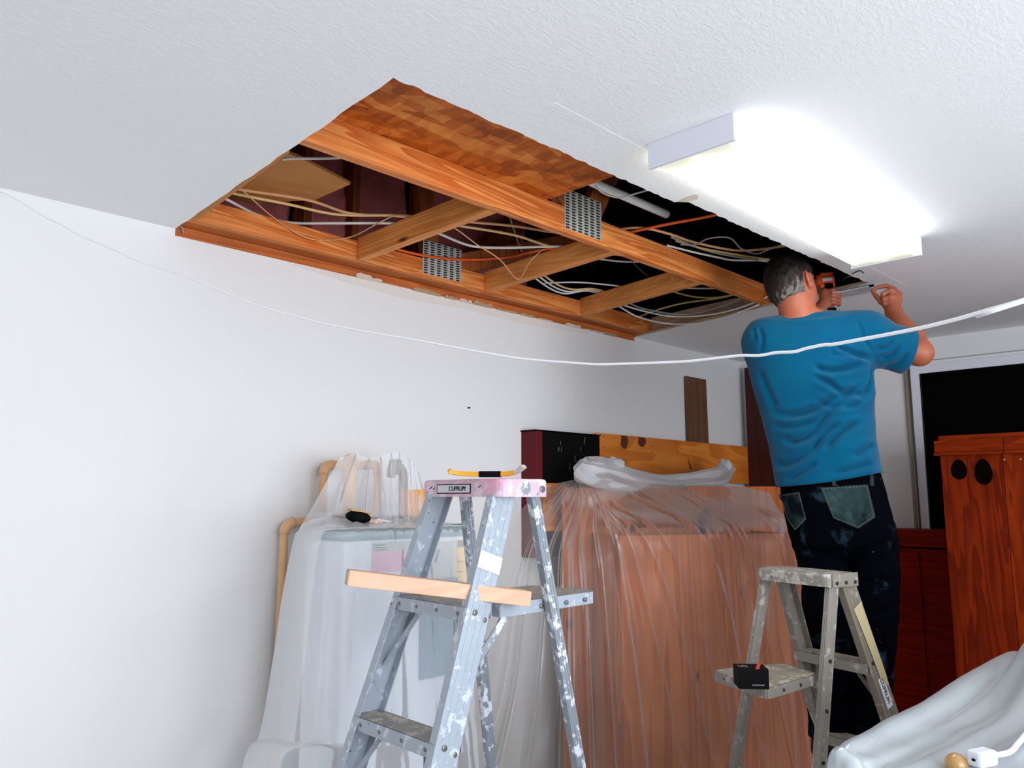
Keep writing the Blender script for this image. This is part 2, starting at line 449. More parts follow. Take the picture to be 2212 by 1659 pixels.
# ------------------------------------------------------------------ the opening: trusses, blocking, boards
ZB = H + 0.0127
def nail_plate(root, x0, x1, y, z0, z1):
    bm = BM(); box(bm, x0, x1, y - 0.0015, y, z0, z1)
    pl = obj('nail_plate', bm, M['galv'], root)
    bm = BM(); bt = BM(); nc, nr = 6, 14
    for i in range(nc):
        for j in range(nr):
            cx = x0 + (x1 - x0) * (i + 0.5) / nc; cz = z0 + (z1 - z0) * (j + 0.5) / nr
            box(bm, cx - 0.012, cx + 0.006, y - 0.0022, y - 0.0015, cz - 0.0036, cz + 0.0024)
            obox(bt, (cx + 0.009, y - 0.003, cz + 0.001), (1, 0, 0), nrm((0, 0.5, 0.8)), nrm((0, -0.8, 0.5)), 0.006, 0.007, 0.0008)
    a = obj('slot', bm, M['slot'], pl); a['kind'] = 'stuff'
    a = obj('tooth', bt, M['galv'], pl); a['kind'] = 'stuff'
def truss(label, y0, z_top, px0, px1, webs):
    t = thing('roof_truss', label, 'truss', (1.0, y0, ZB), 'roof trusses in the ceiling opening')
    bm = BM(); box(bm, 0.2, 4.7, y0, y0 + 0.038, ZB, z_top)
    obj('chord', bm, M['lumber'], t, bevel=0.003)
    for p, q in webs:
        bm = BM(); bar(bm, p, q, 0.038, 0.089, (0, 1, 0)); obj('web', bm, M['web'], t, bevel=0.003)
    nail_plate(t, px0, px1, y0, ZB + 0.014, ZB + 0.16)
    return t
truss('nearer roof truss chord running along the middle of the opening', 1.755, ZB + 0.092, 2.03, 2.235,
      [((2.09, 1.775, ZB + 0.09), (1.2, 1.775, 3.45)), ((2.18, 1.775, ZB + 0.09), (2.75, 1.775, 3.45))])
truss('farther roof truss chord running close along the white wall', 2.55, ZB + 0.078, 2.04, 2.255,
      [((2.10, 2.57, ZB + 0.08), (1.95, 2.57, 3.45)), ((2.20, 2.57, ZB + 0.08), (3.05, 2.57, 2.80)), ((2.33, 2.85, ZB + 0.05), (2.95, 2.85, 2.95))])
blk = [((1.712, 2.549), (1.700, 1.793), 'first wooden block between trusses, nearest the narrow near edge of opening', M['lumber_y']),
       ((2.394, 2.549), (2.335, 1.793), 'second wooden block between trusses, beside the lower nail plate', M['lumber_y']),
       ((3.066, 2.549), (2.945, 1.793), 'third wooden block between trusses, nearest the man in blue', M['lumber_y']),
       ((3.690, 2.549), (3.555, 1.50), 'weathered pale block closing the far end of opening', M['lumber_pale'])]
for (a, b, lab, mt) in blk:
    bm = BM(); bar(bm, (a[0] + .019, a[1], ZB + 0.0445), (b[0] + .019, b[1], ZB + 0.0445), 0.038, 0.089, (1, 0, 0))
    tag(obj('blocking', bm, mt, bevel=0.003), lab, 'lumber', 'wooden blocks between the trusses')
bm = BM(); prism(bm, [(0.5, 0.9, ZB + .0925), (1.935, 0.9, ZB + .0925), (1.945, 1.80, ZB + .0925), (0.5, 1.80, ZB + .0925)], np.array((0, 0, 0.0115)))
tag(obj('strand_board', bm, M['osb']), 'brown strand board panel laid above the nearer truss', 'board')
# wall top plate seen between wall and truss
bm = BM(); box(bm, 1.052, 3.665, 2.653, 2.74, 2.377, ZB - .001); box(bm, 1.03, 3.69, 2.589, 2.74, ZB - .001, ZB + 0.037)
tag(obj('top_plate', bm, M['plate_wood']), 'dark orange timber plate along the top of the white wall', 'lumber')
bm = BM(); bar(bm, (1.062, 2.62, H + .0225), (1.00, 1.86, H + .0225), 0.05, 0.018, (1, 0, 0))
tag(obj('furring_strip', bm, M['baffle']), 'thin tan batten along the near short edge of opening', 'lumber')
bm = BM(); q = [P(*a, Z=2.55) for a in ((757, 398), (655, 345))]
prism(bm, [q[0], q[1], (0.6, 2.05, 2.55), (0.6, 2.75, 2.55), (1.30, 2.62, 2.55), P(680, 432, Z=2.55)], np.array((0, 0, 0.01)))
tag(obj('tan_panel', bm, M['baffle']), 'loose tan board corner lying above near end of opening', 'board')
# insulation batts hung behind the far truss
nx, nz = 90, 60
for k, (xa, xb) in enumerate(((0.9, 1.68), (1.70, 2.30), (2.34, 3.15))):
    v = []; f = []
    n = 40
    for j in range(n):
        for i in range(n):
            u = i / (n - 1); w = j / (n - 1)
            x = xa + (xb - xa) * u; z = 2.40 + 0.95 * w
            d = 0.05 * math.sqrt(max(0, math.sin(math.pi * u))) + 0.035 * mnoise.noise((x * 7, z * 5, k)) + 0.012 * mnoise.noise((x * 25, z * 25, k))
            v.append((x, 3.02 - d, z))
    for j in range(n - 1):
        for i in range(n - 1): f.append((j * n + i, j * n + i + 1, j * n + n + i + 1, j * n + n + i))
    tag(np_obj('insulation_batt', v, f, M['pink']), ('pink insulation batt hanging behind wires at near end of opening', 'pink insulation batt behind first wooden block', 'pink insulation batt glimpsed past second wooden block')[k], 'insulation', 'pink insulation in the roof space')
for k, x in enumerate((1.68, 1.92, 2.30, 2.95)):
    bm = BM(); box(bm, x, x + 0.038, 2.90, 2.99, 2.36, 3.5)
    tag(obj('attic_stud', bm, M['web'], bevel=0.003), ('upright stud in front of pink insulation, nearest the tan board', 'upright stud in front of pink insulation, above first block', 'upright stud behind lower nail plate', 'upright stud deep behind second block')[k], 'stud', 'studs in the roof space')
bm = BM(); tube(bm, cat([P(1262, 386, Z=2.56), P(1440, 463, Z=2.56)], 4), 0.0155, 16)
tag(obj('pvc_pipe', bm, M['pvc'], smooth=True), 'short white plastic pipe inside the dark right part of opening', 'pipe')

def cable(pts, z, r, m, label, nm='electrical_cable', n=40):
    p = [P(a[0], a[1], **({'Z': z} if len(a) < 3 else ({'Z': a[2]} if not isinstance(a[2], str) else {a[2][0]: float(a[2][1:])}))) for a in pts]
    bm = BM(); tube(bm, cat(p, n), r, 8)
    return tag(obj(nm, bm, M[m], smooth=True), label, 'cable', 'wires in the ceiling opening')
cable([(500, 404, 2.50), (529, 411), (665, 432), (753, 460), (839, 465), (871, 466), (930, 470), (1000, 478), (1111, 488), (1206, 502), (1300, 500, 2.53), (1380, 492, 2.525), (1445, 505), (1502, 524), (1597, 541), (1690, 532), (1760, 520)], 2.515, 0.0052, 'tan_cable', 'tan cable passing over first block and on past the big truss', n=90)
cable([(480, 411), (510, 419), (617, 440), (728, 463), (855, 466), (930, 480), (1000, 489), (1111, 508), (1190, 532), (1300, 548)], 2.512, 0.0052, 'cream_cable', 'cream cable dipping from first block to top of second block', n=60)
cable([(470, 424), (492, 432), (554, 463), (627, 481), (712, 482), (839, 482), (890, 486), (940, 501), (1013, 530), (1080, 535), (1174, 533), (1250, 531)], 2.508, 0.0052, 'white_cable', 'white cable sagging lowest in the near bay of opening', n=60)
cable([(512, 404, 2.51), (526, 413, 2.50), (586, 466, 'Y2.535'), (649, 508, 'Y2.535'), (697, 519, 'Y2.53'), (760, 511, 'Y2.50'), (823, 479, 2.49), (860, 466, 2.51), (920, 476, 2.51), (975, 489, 2.49), (1030, 528, 2.46), (1080, 561, 2.43), (1119, 603, 2.415), (1145, 565, 2.45), (1174, 537, 2.51)], 2.47, 0.0024, 'tan_cable', 'thin tan wire drooping in two loops under the blocks', n=90)
cable([(850, 533, 2.51), (867, 541, 'Y2.53'), (934, 555, 'Y2.53'), (1013, 561, 'Y2.53'), (1095, 556, 'Y2.45'), (1168, 540), (1280, 520), (1386, 496), (1459, 481), (1532, 467), (1600, 450)], 2.512, 0.0058, 'orange_cable', 'bright orange cable crossing below nail plate and over the big truss', n=60)
cable([(610, 344), (633, 342), (690, 342), (757, 340), (800, 342)], 2.52, 0.0048, 'white_cable', 'short white cable above the loose tan board')
cable([(1230, 545), (1282, 557), (1348, 565), (1418, 564), (1470, 560)], 2.51, 0.0045, 'white_cable', 'white cable below big truss between second and third blocks, lower of a crossing pair')
cable([(1240, 562), (1297, 553), (1332, 551), (1395, 560), (1418, 563), (1470, 575)], 2.512, 0.0036, 'tan_cable', 'tan cable crossing a white one between second and third blocks')
cable([(1335, 540), (1358, 553), (1375, 575), (1399, 596), (1420, 610)], 2.51, 0.0028, 'brown_cable', 'thin brown wire hanging diagonally before third block')
off = [((0, 0), 'white_cable', 'outermost white cable of bundle behind second block'), ((8, -4), 'white_cable', 'middle white cable of bundle behind second block'), ((15, -9), 'cream_cable', 'cream cable inside bundle behind second block')]
for (dx, dy), mt, lab in off:
    cable([(1140 + dx, 582 + dy, 2.51), (1152 + dx, 597 + dy, 2.49), (1190 + dx, 624 + dy, 2.475), (1222 + dx, 634 + dy, 2.475), (1262 + dx, 628 + dy * .5, 2.49), (1290 + dx, 632 + dy * .3, 2.51), (1330 + dx, 640, 2.515)], 2.49, 0.0045, mt, lab)
cable([(1175, 612), (1187, 611), (1253, 610), (1329, 617), (1360, 622)], 2.512, 0.004, 'white_cable', 'straight white cable above the bundle behind second block')
for k, (pp, mt, lab) in enumerate((
    ([(1315, 648, 2.51), (1335, 660, 2.47), (1380, 685, 2.43), (1443, 699, 'X3.60'), (1506, 698, 'X3.56'), (1570, 684, 'X3.52'), (1640, 658, 'X3.48')], 'white_cable', 'lowest white cable sagging past third block to the pale end block'),
    ([(1322, 644, 2.51), (1342, 657, 2.48), (1395, 673, 2.455), (1459, 684, 'X3.56'), (1538, 679, 'X3.53'), (1601, 664, 'X3.50'), (1660, 640, 'X3.47')], 'white_cable', 'second lowest white cable sagging past third block'),
    ([(1335, 640, 2.51), (1358, 654, 2.49), (1395, 668, 2.47), (1475, 679, 'X3.55'), (1554, 663, 'X3.52'), (1620, 636, 'X3.48')], 'grey_cable', 'greyish cable sagging past third block above the white pair'),
    ([(1380, 684, 2.48), (1418, 670, 2.49), (1475, 655), (1554, 644), (1601, 633), (1650, 622)], 'yellow_cable', 'yellow cable rising from third block towards the man'),
    ([(1430, 618), (1456, 630), (1494, 640), (1538, 643), (1590, 636)], 'yellow_cable', 'short dipping yellow cable behind third block'),
    ([(1440, 620), (1478, 622), (1530, 623), (1589, 620), (1640, 616)], 'white_cable', 'straight white cable behind third block'),
    ([(1440, 530), (1500, 545), (1551, 556), (1586, 562), (1652, 562), (1700, 560)], 'white_cable', 'white cable right of the big truss just above the head'),
    ([(1460, 520), (1519, 537), (1586, 549), (1652, 559), (1700, 562)], 'yellow_cable', 'dull yellow cable right of the big truss above the head'),
    ([(1450, 512), (1500, 532), (1545, 546), (1600, 556), (1660, 566)], 'grey_cable', 'grey cable along the right side of the big truss'),
)):
    cable(pp, 2.51, 0.0046, mt, lab)
cable([(1470, 528), (1500, 529), (1532, 515), (1576, 514), (1601, 537), (1633, 548), (1658, 540), (1690, 528)], 2.49, 0.003, 'grey_cable', 'thin wavy grey wire in the dark right part of opening', n=50)
cable([(1285, 402, 2.53), (1305, 418, 2.52), (1338, 427, 2.52), (1370, 419, 2.52), (1398, 411, 2.53), (1440, 400, 2.55)], 2.52, 0.003, 'white_cable', 'thin white wire looping over the white plastic pipe')
cable([(1095, 440, 2.7), (1105, 480, 2.68), (1118, 520, 2.66), (1128, 548, 2.64), (1135, 570, 2.62)], 2.66, 0.004, 'grey_cable', 'faint grey wires hanging behind the second bay')

# ------------------------------------------------------------------ ceiling light
LX0, LX1, LY0, LY1, LZ = 1.632, 2.925, 0.885, 1.122, H - 0.066
lamp = thing('ceiling_light', 'lit white fluorescent box light on the ceiling beside the opening', 'light', (2.28, 1.0, H))
bm = BM(); box(bm, LX0 + .012, LX1 - .012, LY0 + 0.03, LY1 - 0.03, H - 0.03, H)
obj('housing', bm, M['white_metal'], lamp)
for x in (LX0, LX1 - 0.012):
    bm = BM(); box(bm, x, x + 0.012, LY0 - 0.004, LY1 + 0.004, LZ - 0.002, H)
    obj('end_cap', bm, M['white_metal'], lamp, bevel=0.002)
t = NT('lit_diffuser'); t.setc((0.9, 0.9, 0.86)); t.rough(0.4, 0.4)
gx = t.N('ShaderNodeSeparateXYZ'); t.L(t.tc.outputs['Object'], gx.inputs[0])
# tubes stop short of the caps, so the acrylic glows less and warmer there
dx = t.math('SUBTRACT', (LX1 - LX0) / 2, t.math('ABSOLUTE', t.math('SUBTRACT', gx.outputs[0], (LX0 + LX1) / 2 - 2.28)))
wav = t.math('MULTIPLY', t.math('ABSOLUTE', t.math('SINE', t.math('MULTIPLY', gx.outputs[1], 26.0))), 0.028)
e = t.ramp(t.math('DIVIDE', t.math('SUBTRACT', dx, wav), 0.09), [(0.05, s2l((214, 214, 160))), (0.55, s2l((252, 250, 226))), (0.9, (1.0, 1.0, 0.97))])
t.L(e, t.b.inputs['Emission Color'])
st = t.ramp(t.math('DIVIDE', t.math('SUBTRACT', dx, wav), 0.09), [(0.05, 0.065), (0.45, 0.12), (0.95, 1.0)])
t.L(t.math('MULTIPLY', st, 7.0), t.b.inputs['Emission Strength'])
bm = BM()
prof = [(LY0 + .03, H - 0.012), (LY0, H - 0.022), (LY0 + 0.006, LZ + 0.008), (LY0 + 0.02, LZ), (LY1 - 0.02, LZ), (LY1 - 0.006, LZ + 0.008), (LY1, H - 0.022), (LY1 - .03, H - 0.012)]
prism(bm, [(LX0 + .012, y, z) for y, z in prof], np.array((LX1 - LX0 - .024, 0, 0)))
obj('diffuser', bm, t.m, lamp)

# ------------------------------------------------------------------ step ladders
M['alu1'] = alu('ladder_aluminium_near', (176, 186, 197), (204, 211, 221), 0.57, metal=0.12)
M['alu1r'] = alu('ladder_rear_leg_near', (148, 156, 164), (220, 225, 232), 0.52, metal=0.12)
M['tread1'] = alu('ladder_tread_near', (150, 146, 138), (190, 178, 162), 0.52, dirt=0.45, metal=0.1)
M['alu2'] = alu('ladder_aluminium_far', (154, 147, 136), (182, 178, 170), 0.57, metal=0.12)
M['alu2c'] = alu('ladder_cream_rail', (146, 136, 120), (176, 168, 152), 0.60, metal=0.1)
M['tread2'] = alu('ladder_tread_far', (158, 150, 134), (196, 190, 172), 0.54, dirt=0.5, metal=0.1)
M['cap_pink'] = alu('pink_stained_cap', (214, 188, 200), (226, 204, 214), 0.5, tint=(238, 168, 196), dirt=0.25, metal=0.1, rough=0.5)
M['cap2'] = alu('worn_cap', (158, 152, 142), (190, 186, 178), 0.5, metal=0.12)
M['rivet'] = plain('rivet', (120, 118, 114), 0.4, 0.5, metal=0.7, bump=0)
M['rivet_dark'] = plain('dark_rivet', (42, 34, 26), 0.6, 0.4, bump=0)
M['tape_white'] = plain('white_tape', (232, 234, 240), 0.7, var=0.03, bump=0)

class Ladder:
    def __init__(s, p, sgn, root, mats, rail_w=0.072):
        s.cx, s.cy, s.yaw, s.Hc, s.wt, s.wb, s.s1, s.s2, s.d = p
        s.a = np.array([math.cos(s.yaw), math.sin(s.yaw), 0]); s.b = np.array([-math.sin(s.yaw), math.cos(s.yaw), 0])
        s.c = np.array([s.cx, s.cy, 0.0]); s.zt = s.Hc - 0.04; s.sgn = sgn; s.root = root; s.m = mats; s.rw = rail_w
    def pt(s, ua, ub, z): return s.c + s.a * ua + s.b * ub + np.array([0, 0, z])
    def hw(s, z): return s.wt / 2 + (s.wb - s.wt) / 2 * (s.zt - z) / s.zt
    def step_b(s, z):                                   # depth coordinate of the step rails
        sp = s.s1 if s.sgn < 0 else s.s2
        return s.sgn * (s.d / 2 + sp * (s.zt - z) / s.zt)
    def rear_b(s, z):
        sp = s.s2 if s.sgn < 0 else s.s1
        return -s.sgn * (s.d / 2 + sp * (s.zt - z) / s.zt)
    def rivet(s, c, n, r=0.006, parent=None, dark=False):
        n = nrm(n); bm = BM(); tube(bm, [np.array(c) - n * 0.002, np.array(c) + n * 0.0015, np.array(c) + n * 0.0025], [r, r, r * 0.5], 10)
        obj('rivet', bm, M['rivet_dark'] if dark else M['rivet'], parent, smooth=False)
    def rail(s, side, mat):
        z0, z1 = 0.0, s.zt + 0.012
        p = s.pt(side * s.hw(z0), s.step_b(z0), z0); q = s.pt(side * s.hw(z1), s.step_b(z1), z1)
        t = nrm(q - p); w = nrm(s.b - t * (s.b @ t)); n = nrm(np.cross(t, w)); n = n if n @ s.a * side > 0 else -n
        bm = BM(); Lh = np.linalg.norm(q - p); mid = (p + q) / 2
        obox(bm, mid, t, w, n, Lh, s.rw, 0.003)                              # web
        for k in (-1, 1): obox(bm, mid + w * k * (s.rw / 2 - 0.0015) - n * 0.012, t, w, n, Lh, 0.003, 0.024)
        for k in (-0.28, 0, 0.28): obox(bm, mid + w * k * s.rw + n * 0.002, t, w, n, Lh, 0.004, 0.0016)
        o = obj('step_rail', bm, mat, s.root, bevel=0.0008)
        bm = BM(); obox(bm, p + t * 0.03 + n * 0.002, t, w, n, 0.06, s.rw + 0.008, 0.012); obj('rubber_foot', bm, M['black'], o)
        s.rn = getattr(s, 'rn', {}); s.rn[side] = (n, t, w)
        return o
    def leg(s, side, mat, w_=0.030):
        z0, z1 = 0.0, s.zt + 0.012
        p = s.pt(side * s.hw(z0), s.rear_b(z0), z0); q = s.pt(side * s.hw(z1), s.rear_b(z1), z1)
        t = nrm(q - p); w = nrm(s.b - t * (s.b @ t)); n = nrm(np.cross(t, w)); Lh = np.linalg.norm(q - p); mid = (p + q) / 2
        bm = BM(); obox(bm, mid, t, w, n, Lh, w_, 0.022)
        for k in (-0.3, 0, 0.3):
            for e in (-1, 1): obox(bm, mid + w * k * w_ + n * e * 0.0115, t, w, n, Lh, 0.005, 0.002)
            obox(bm, mid + n * k * 0.022 + w * (s.sgn * -1) * (w_ / 2 + 0.0005), t, w, n, Lh, 0.002, 0.004)
        o = obj('rear_leg', bm, mat, s.root, bevel=0.001)
        bm = BM(); obox(bm, p + t * 0.025, t, w, n, 0.05, w_ + 0.008, 0.03); obj('rubber_foot', bm, M['black'], o)
        return o
    def step(s, z, dep=0.078, lip=0.032, mat=None):
        hw = s.hw(z) - 0.002; b0 = s.step_b(z)
        bm = BM()
        o0 = b0 + s.sgn * dep / 2; o1 = b0 - s.sgn * dep / 2
        c = s.pt(0, (o0 + o1) / 2, z); obox(bm, c - np.array([0, 0, 0.0015]), s.a, s.b, (0, 0, 1), 2 * hw, dep, 0.003)
        for e in (o0, o1): obox(bm, s.pt(0, e, z - lip / 2), s.a, s.b, (0, 0, 1), 2 * hw, 0.003, lip)
        for k in range(7): obox(bm, s.pt(0, o1 + (o0 - o1) * (k + .5) / 7, z + 0.0008), s.a, s.b, (0, 0, 1), 2 * hw, 0.004, 0.0016)
        o = obj('step', bm, s.m['alu'], s.root)
        bm = BM(); obox(bm, s.pt(0, (o0 + o1) / 2, z + .0022), s.a, s.b, (0, 0, 1), 2 * hw - .004, dep - .004, 0.0014); obj('tread_surface', bm, mat, o)
        for k in (-0.8, -0.3, 0.25, 0.8): s.rivet(s.pt(k * hw, o0 + s.sgn * 0.001, z - lip / 2), s.b * s.sgn, 0.005, o, s.sgn > 0)
        # a pair of flat braces under the step
        for e in (-1, 1):
            bm = BM(); zz = z - 0.17
            bar(bm, s.pt(e * hw * 0.52, s.step_b(z), z - lip), s.pt(e * (s.hw(zz) - 0.012), s.step_b(zz), zz), 0.016, 0.003, s.b)
            obj('step_brace', bm, s.m['alu'], s.root)
        return o
    def cap(s, mat, over=0.03, dep=None, h=0.046):
        dep = dep or s.d + 0.075; L = s.wt + 2 * over
        bm = BM(); z1 = s.Hc; z0 = s.Hc - h
        # rounded plan at the ends, skirt all round, open below
        def loop(z, g):
            out = []
            hx, hy, r = L / 2 - g, dep / 2 - g, 0.028
            for (sx, sy, st) in ((1, 1, 0), (-1, 1, 90), (-1, -1, 180), (1, -1, 270)):
                for k in range(6):
                    an = R(st + 90 * k / 5); out.append((sx * (hx - r) + r * math.cos(an), sy * (hy - r) + r * math.sin(an)))
            return [bm.verts.new(tuple(s.pt(x, y, z))) for x, y in out]
        rings = [loop(z0, 0.003), loop(z0, 0.0), loop(z1 - 0.008, 0.0), loop(z1 - 0.002, 0.0025), loop(z1, 0.009)]
        inner = [loop(z0, 0.003), loop(z1 - 0.006, 0.003)]
        for A, B in list(zip(rings, rings[1:])):
            for j in range(len(A)): bm.faces.new((A[j], A[(j + 1) % len(A)], B[(j + 1) % len(A)], B[j]))
        bm.faces.new(rings[-1])
        for j in range(len(inner[0])): bm.faces.new((inner[0][j], inner[1][j], inner[1][(j + 1) % 24], inner[0][(j + 1) % 24]))
        bm.faces.new(inner[1][::-1])
        o = obj('top_cap', bm, mat, s.root, smooth=False)
        s.L, s.dep, s.ch = L, dep, h
        return o

# near ladder (tall, paint spattered, pink stained cap)
l1 = thing('step_ladder', 'tall paint-spattered aluminium step ladder with pink-stained cap, in front', 'ladder', (1.491, 1.586, 0), 'aluminium step ladders')
A = Ladder((1.491, 1.586, R(-92.37), 1.545, 0.276, 0.442, 0.532, 0.273, 0.10), -1, l1, {'alu': M['alu1']})
rl = A.rail(-1, M['alu1']); rr = A.rail(1, M['alu1'])
A.leg(-1, M['alu1r']); A.leg(1, M['alu1r'])
capo = A.cap(M['cap_pink'])
for k in range(1, 5): A.step(A.Hc - 0.02 - 0.285 * k, mat=M['tread1'])
# cap end bolts, worn disc and name plate
ex = A.L / 2
A.rivet(A.pt(ex + 0.0005, A.dep / 2 - 0.032, A.Hc - 0.026), A.a, 0.009, capo)
bm = BM(); tube(bm, [A.pt(ex - 0.001, -0.005, A.Hc - 0.024), A.pt(ex + 0.001, -0.005, A.Hc - 0.024)], 0.018, 20)
obj('worn_disc', bm, M['alu1r'], capo)
pc = A.pt(-0.02, -A.dep / 2 - 0.0008, A.Hc - 0.025)
bm = BM(); obox(bm, pc, A.a, (0, 0, 1), A.b, 0.142, 0.025, 0.001); npl = obj('name_plate', bm, M['black'], capo)
bm = BM(); obox(bm, pc - A.b * 0.0004, A.a, (0, 0, 1), A.b, 0.136, 0.020, 0.001); obj('plate_face', bm, plain('plate_silver', (206, 204, 212), 0.4, metal=0.2, bump=0), capo)
text_mesh('lettering', 'CUPRUM', 0.0175, frame(pc - A.b * 0.0012 + A.a * 0.016, A.a, (0, 0, 1)), M['black'], capo, shear=0.15)
for (u, z, w) in ((-0.12, 0.022, .012), (-.105, .024, .008), (0.085, 0.02, 0.012), (-0.135, 0.034, 0.006)):
    bm = BM(); obox(bm, A.pt(u, -A.dep / 2 - 0.0006, A.Hc - z), nrm(A.a + np.array([0, 0, .4])), (0, 0, 1), A.b, w, 0.0022, 0.0008)
    obj('scratch', bm, M['rivet_dark'], capo)
# white tape round the right rail, rivets on its web
n, t_, w_ = A.rn[1]
for z in (A.Hc - 0.318, A.Hc - 0.60, A.Hc - 0.89):
    A.rivet(A.pt(A.hw(z), A.step_b(z) - 0.012, z) + n * 0.003, n, 0.007, rr); A.rivet(A.pt(A.hw(z), A.step_b(z) + 0.018, z - 0.02) + n * 0.003, n, 0.006, rr)
zc = A.Hc - 0.205
bm = BM(); obox(bm, A.pt(A.hw(zc), A.step_b(zc), zc) + n * 0.0034, t_, w_, n, 0.042, A.rw + .001, 0.0012); obj('tape_patch', bm, M['tape_white'], rr)
for k in range(3):
    z = 0.62 - 0.3 * k + 0.02
    bm = BM(); bar(bm, A.pt(-A.hw(z), A.rear_b(z), z), A.pt(A.hw(z), A.rear_b(z), z), 0.028, 0.012, (0, 0, 1)); obj('rear_rung', bm, M['alu1r'], l1)
# paint shelf swung out over the rear legs
zs = A.Hc - 0.308
sh = []
for ua, ub in ((-0.11, -0.04), (-0.11, 0.27), (-0.085, 0.30), (0.09, 0.33), (0.12, 0.30), (0.145, -0.07)):
    sh.append(A.pt(ua, ub, zs))
bm = BM(); prism(bm, sh, np.array((0, 0, -0.004)))
shelf = obj('paint_shelf', bm, M['tread1'], l1)
bm = BM(); rr_ = random.Random(3)
for p, q in zip(sh, sh[1:] + sh[:1]):
    bar(bm, p - np.array([0, 0, .016]), q - np.array([0, 0, .016]), 0.003, 0.032, np.cross(nrm(q - p), (0, 0, 1)))
obj('shelf_rim', bm, M['alu1'], shelf)
for e in (-1, 1):
    bm = BM(); z = zs - 0.20
    bar(bm, A.pt(e * 0.105, 0.13 if e > 0 else .2, zs - 0.03), A.pt(e * (A.hw(z) - 0.005), A.rear_b(z) if e < 0 else A.rear_b(z) - .0, z), 0.018, 0.003, A.b); obj('shelf_brace', bm, M['alu1r'], shelf)
bm = BM(); z = zs - 0.16
bar(bm, A.pt(0.125, -0.03, zs - 0.03), A.pt(A.hw(z) - 0.02, A.step_b(z) + 0.03, z), 0.018, 0.003, A.b); obj('shelf_brace', bm, M['alu1r'], shelf)
for u in (-0.02, 0.08, 0.18, 0.26): A.rivet(A.pt(0.136 - 0.06 * max(0, u - .1), u, zs - 0.018) + A.a * 0.003, A.a, 0.006, shelf)

# far ladder (short, cream painted rail) - its steps face away
l2 = thing('step_ladder', 'short worn step ladder with cream-painted rail, beneath the man in blue', 'ladder', (2.622, 1.223, 0), 'aluminium step ladders')
B = Ladder((2.622, 1.223, R(-103.9), 1.258, 0.266, 0.373, 0.313, 0.454, 0.084), 1, l2, {'alu': M['alu2']}, 0.066)
B.rail(-1, M['alu2']); br = B.rail(1, M['alu2c']); B.leg(-1, M['alu2'], 0.034); B.leg(1, M['alu2'], 0.040)
cap2 = B.cap(M['cap2'], over=0.018, dep=0.15, h=0.040)
for k in range(1, 4): B.step(B.Hc - 0.29 * k, dep=0.075, mat=M['tread2'])
ex = B.L / 2
bm = BM(); obox(bm, B.pt(ex + 0.001, 0, B.Hc - 0.02), B.b, (0, 0, 1), B.a, 0.125, 0.042, 0.004)
for k in (-0.3, -.1, .1, .3): obox(bm, B.pt(ex + 0.0035, k * 0.14, B.Hc - 0.02), B.b, (0, 0, 1), B.a, 0.004, 0.04, 0.002)
bra = obj('end_bracket', bm, M['alu2'], cap2, bevel=0.001)
for u in (-0.045, 0.0, 0.045): B.rivet(B.pt(ex + 0.004, u, B.Hc - 0.028), B.a, 0.006, cap2, True)
for z, k in ((1.0, 0.3), (0.86, 0.0), (0.72, -0.2)): B.rivet(B.pt(B.hw(z) + 0.013, B.rear_b(z), z), B.a, 0.006, l2, True)
for z in (0.97, 0.68): B.rivet(B.pt(B.hw(z), B.step_b(z) - 0.012, z) + B.rn[1][0] * 0.003, B.rn[1][0], 0.007, br, True)
n, t_, w_ = B.rn[1]
if t_[2] > 0: t_ = -t_
cream = plain('cream_paint', (196, 180, 138), .6, var=.08, scale=30)
pp_ = [(1.15, -.30, 0), (1.155, .36, 0), (1.10, .42, 0), (1.0, .44, 0), (.92, .46, 0), (.885, .40, 0), (.90, .1, 0), (.915, -.02, 0), (.985, -.08, 0), (1.06, -.16, 0)]
bm = BM(); prism(bm, [B.pt(B.hw(z), B.step_b(z), z) + n * .0042 + w_ * u * B.rw for z, u, _ in pp_], n * .0006); obj('cream_paint', bm, cream, br)
zc = 0.875
pc = B.pt(B.hw(zc), B.step_b(zc), zc) + n * 0.0036
bm = BM(); obox(bm, pc, t_, np.cross(n, t_), n, 0.10, 0.030, 0.001); obj('torn_label', bm, M['tape_white'], br)
text_mesh('lettering', 'CUPRUM', 0.021, frame(pc + n * 0.0008 - t_ * 0.006, t_, np.cross(n, t_)), plain('label_ink', (70, 20, 16), 0.7, bump=0), br)
# shelf with rounded lip, toward the camera, and its braces
zs = 0.955
c0, c1, c2, c3 = P(1537, 1447, Z=zs), P(1655, 1488, Z=zs), P(1768, 1455, Z=zs), P(1690, 1432, Z=zs)
def rounded(pts, r, n=6):
    out = []
    for i in range(len(pts)):
        a, b, c = pts[i - 1], pts[i], pts[(i + 1) % len(pts)]
        p = b + nrm(a - b) * r; q = b + nrm(c - b) * r
        for k in range(n): u = k / (n - 1); out.append((1 - u) ** 2 * p + 2 * u * (1 - u) * b + u * u * q)
    return out
plan = rounded([c0, c1, c2, c3], 0.035)
bm = BM(); prism(bm, plan, np.array((0, 0, -0.004))); shelf2 = obj('paint_shelf', bm, M['tread2'], l2)
bm = BM()
for p, q in zip(plan, plan[1:] + plan[:1]): bar(bm, p - np.array([0, 0, .015]), q - np.array([0, 0, .015]), 0.004, 0.030, np.cross(nrm(q - p), (0, 0, 1)))
obj('shelf_rim', bm, M['alu2'], shelf2)
cen = sum(plan) / len(plan); bm = BM()
for i in range(-4, 5):
    d_ = nrm(c2 - c1); e_ = nrm(c0 - c1)
    if abs(i) < 4: obox(bm, cen + e_ * i * 0.02, d_, e_, (0, 0, 1), 0.15, 0.004, 0.003)
obj('tread_rib', bm, M['tread2'], shelf2)
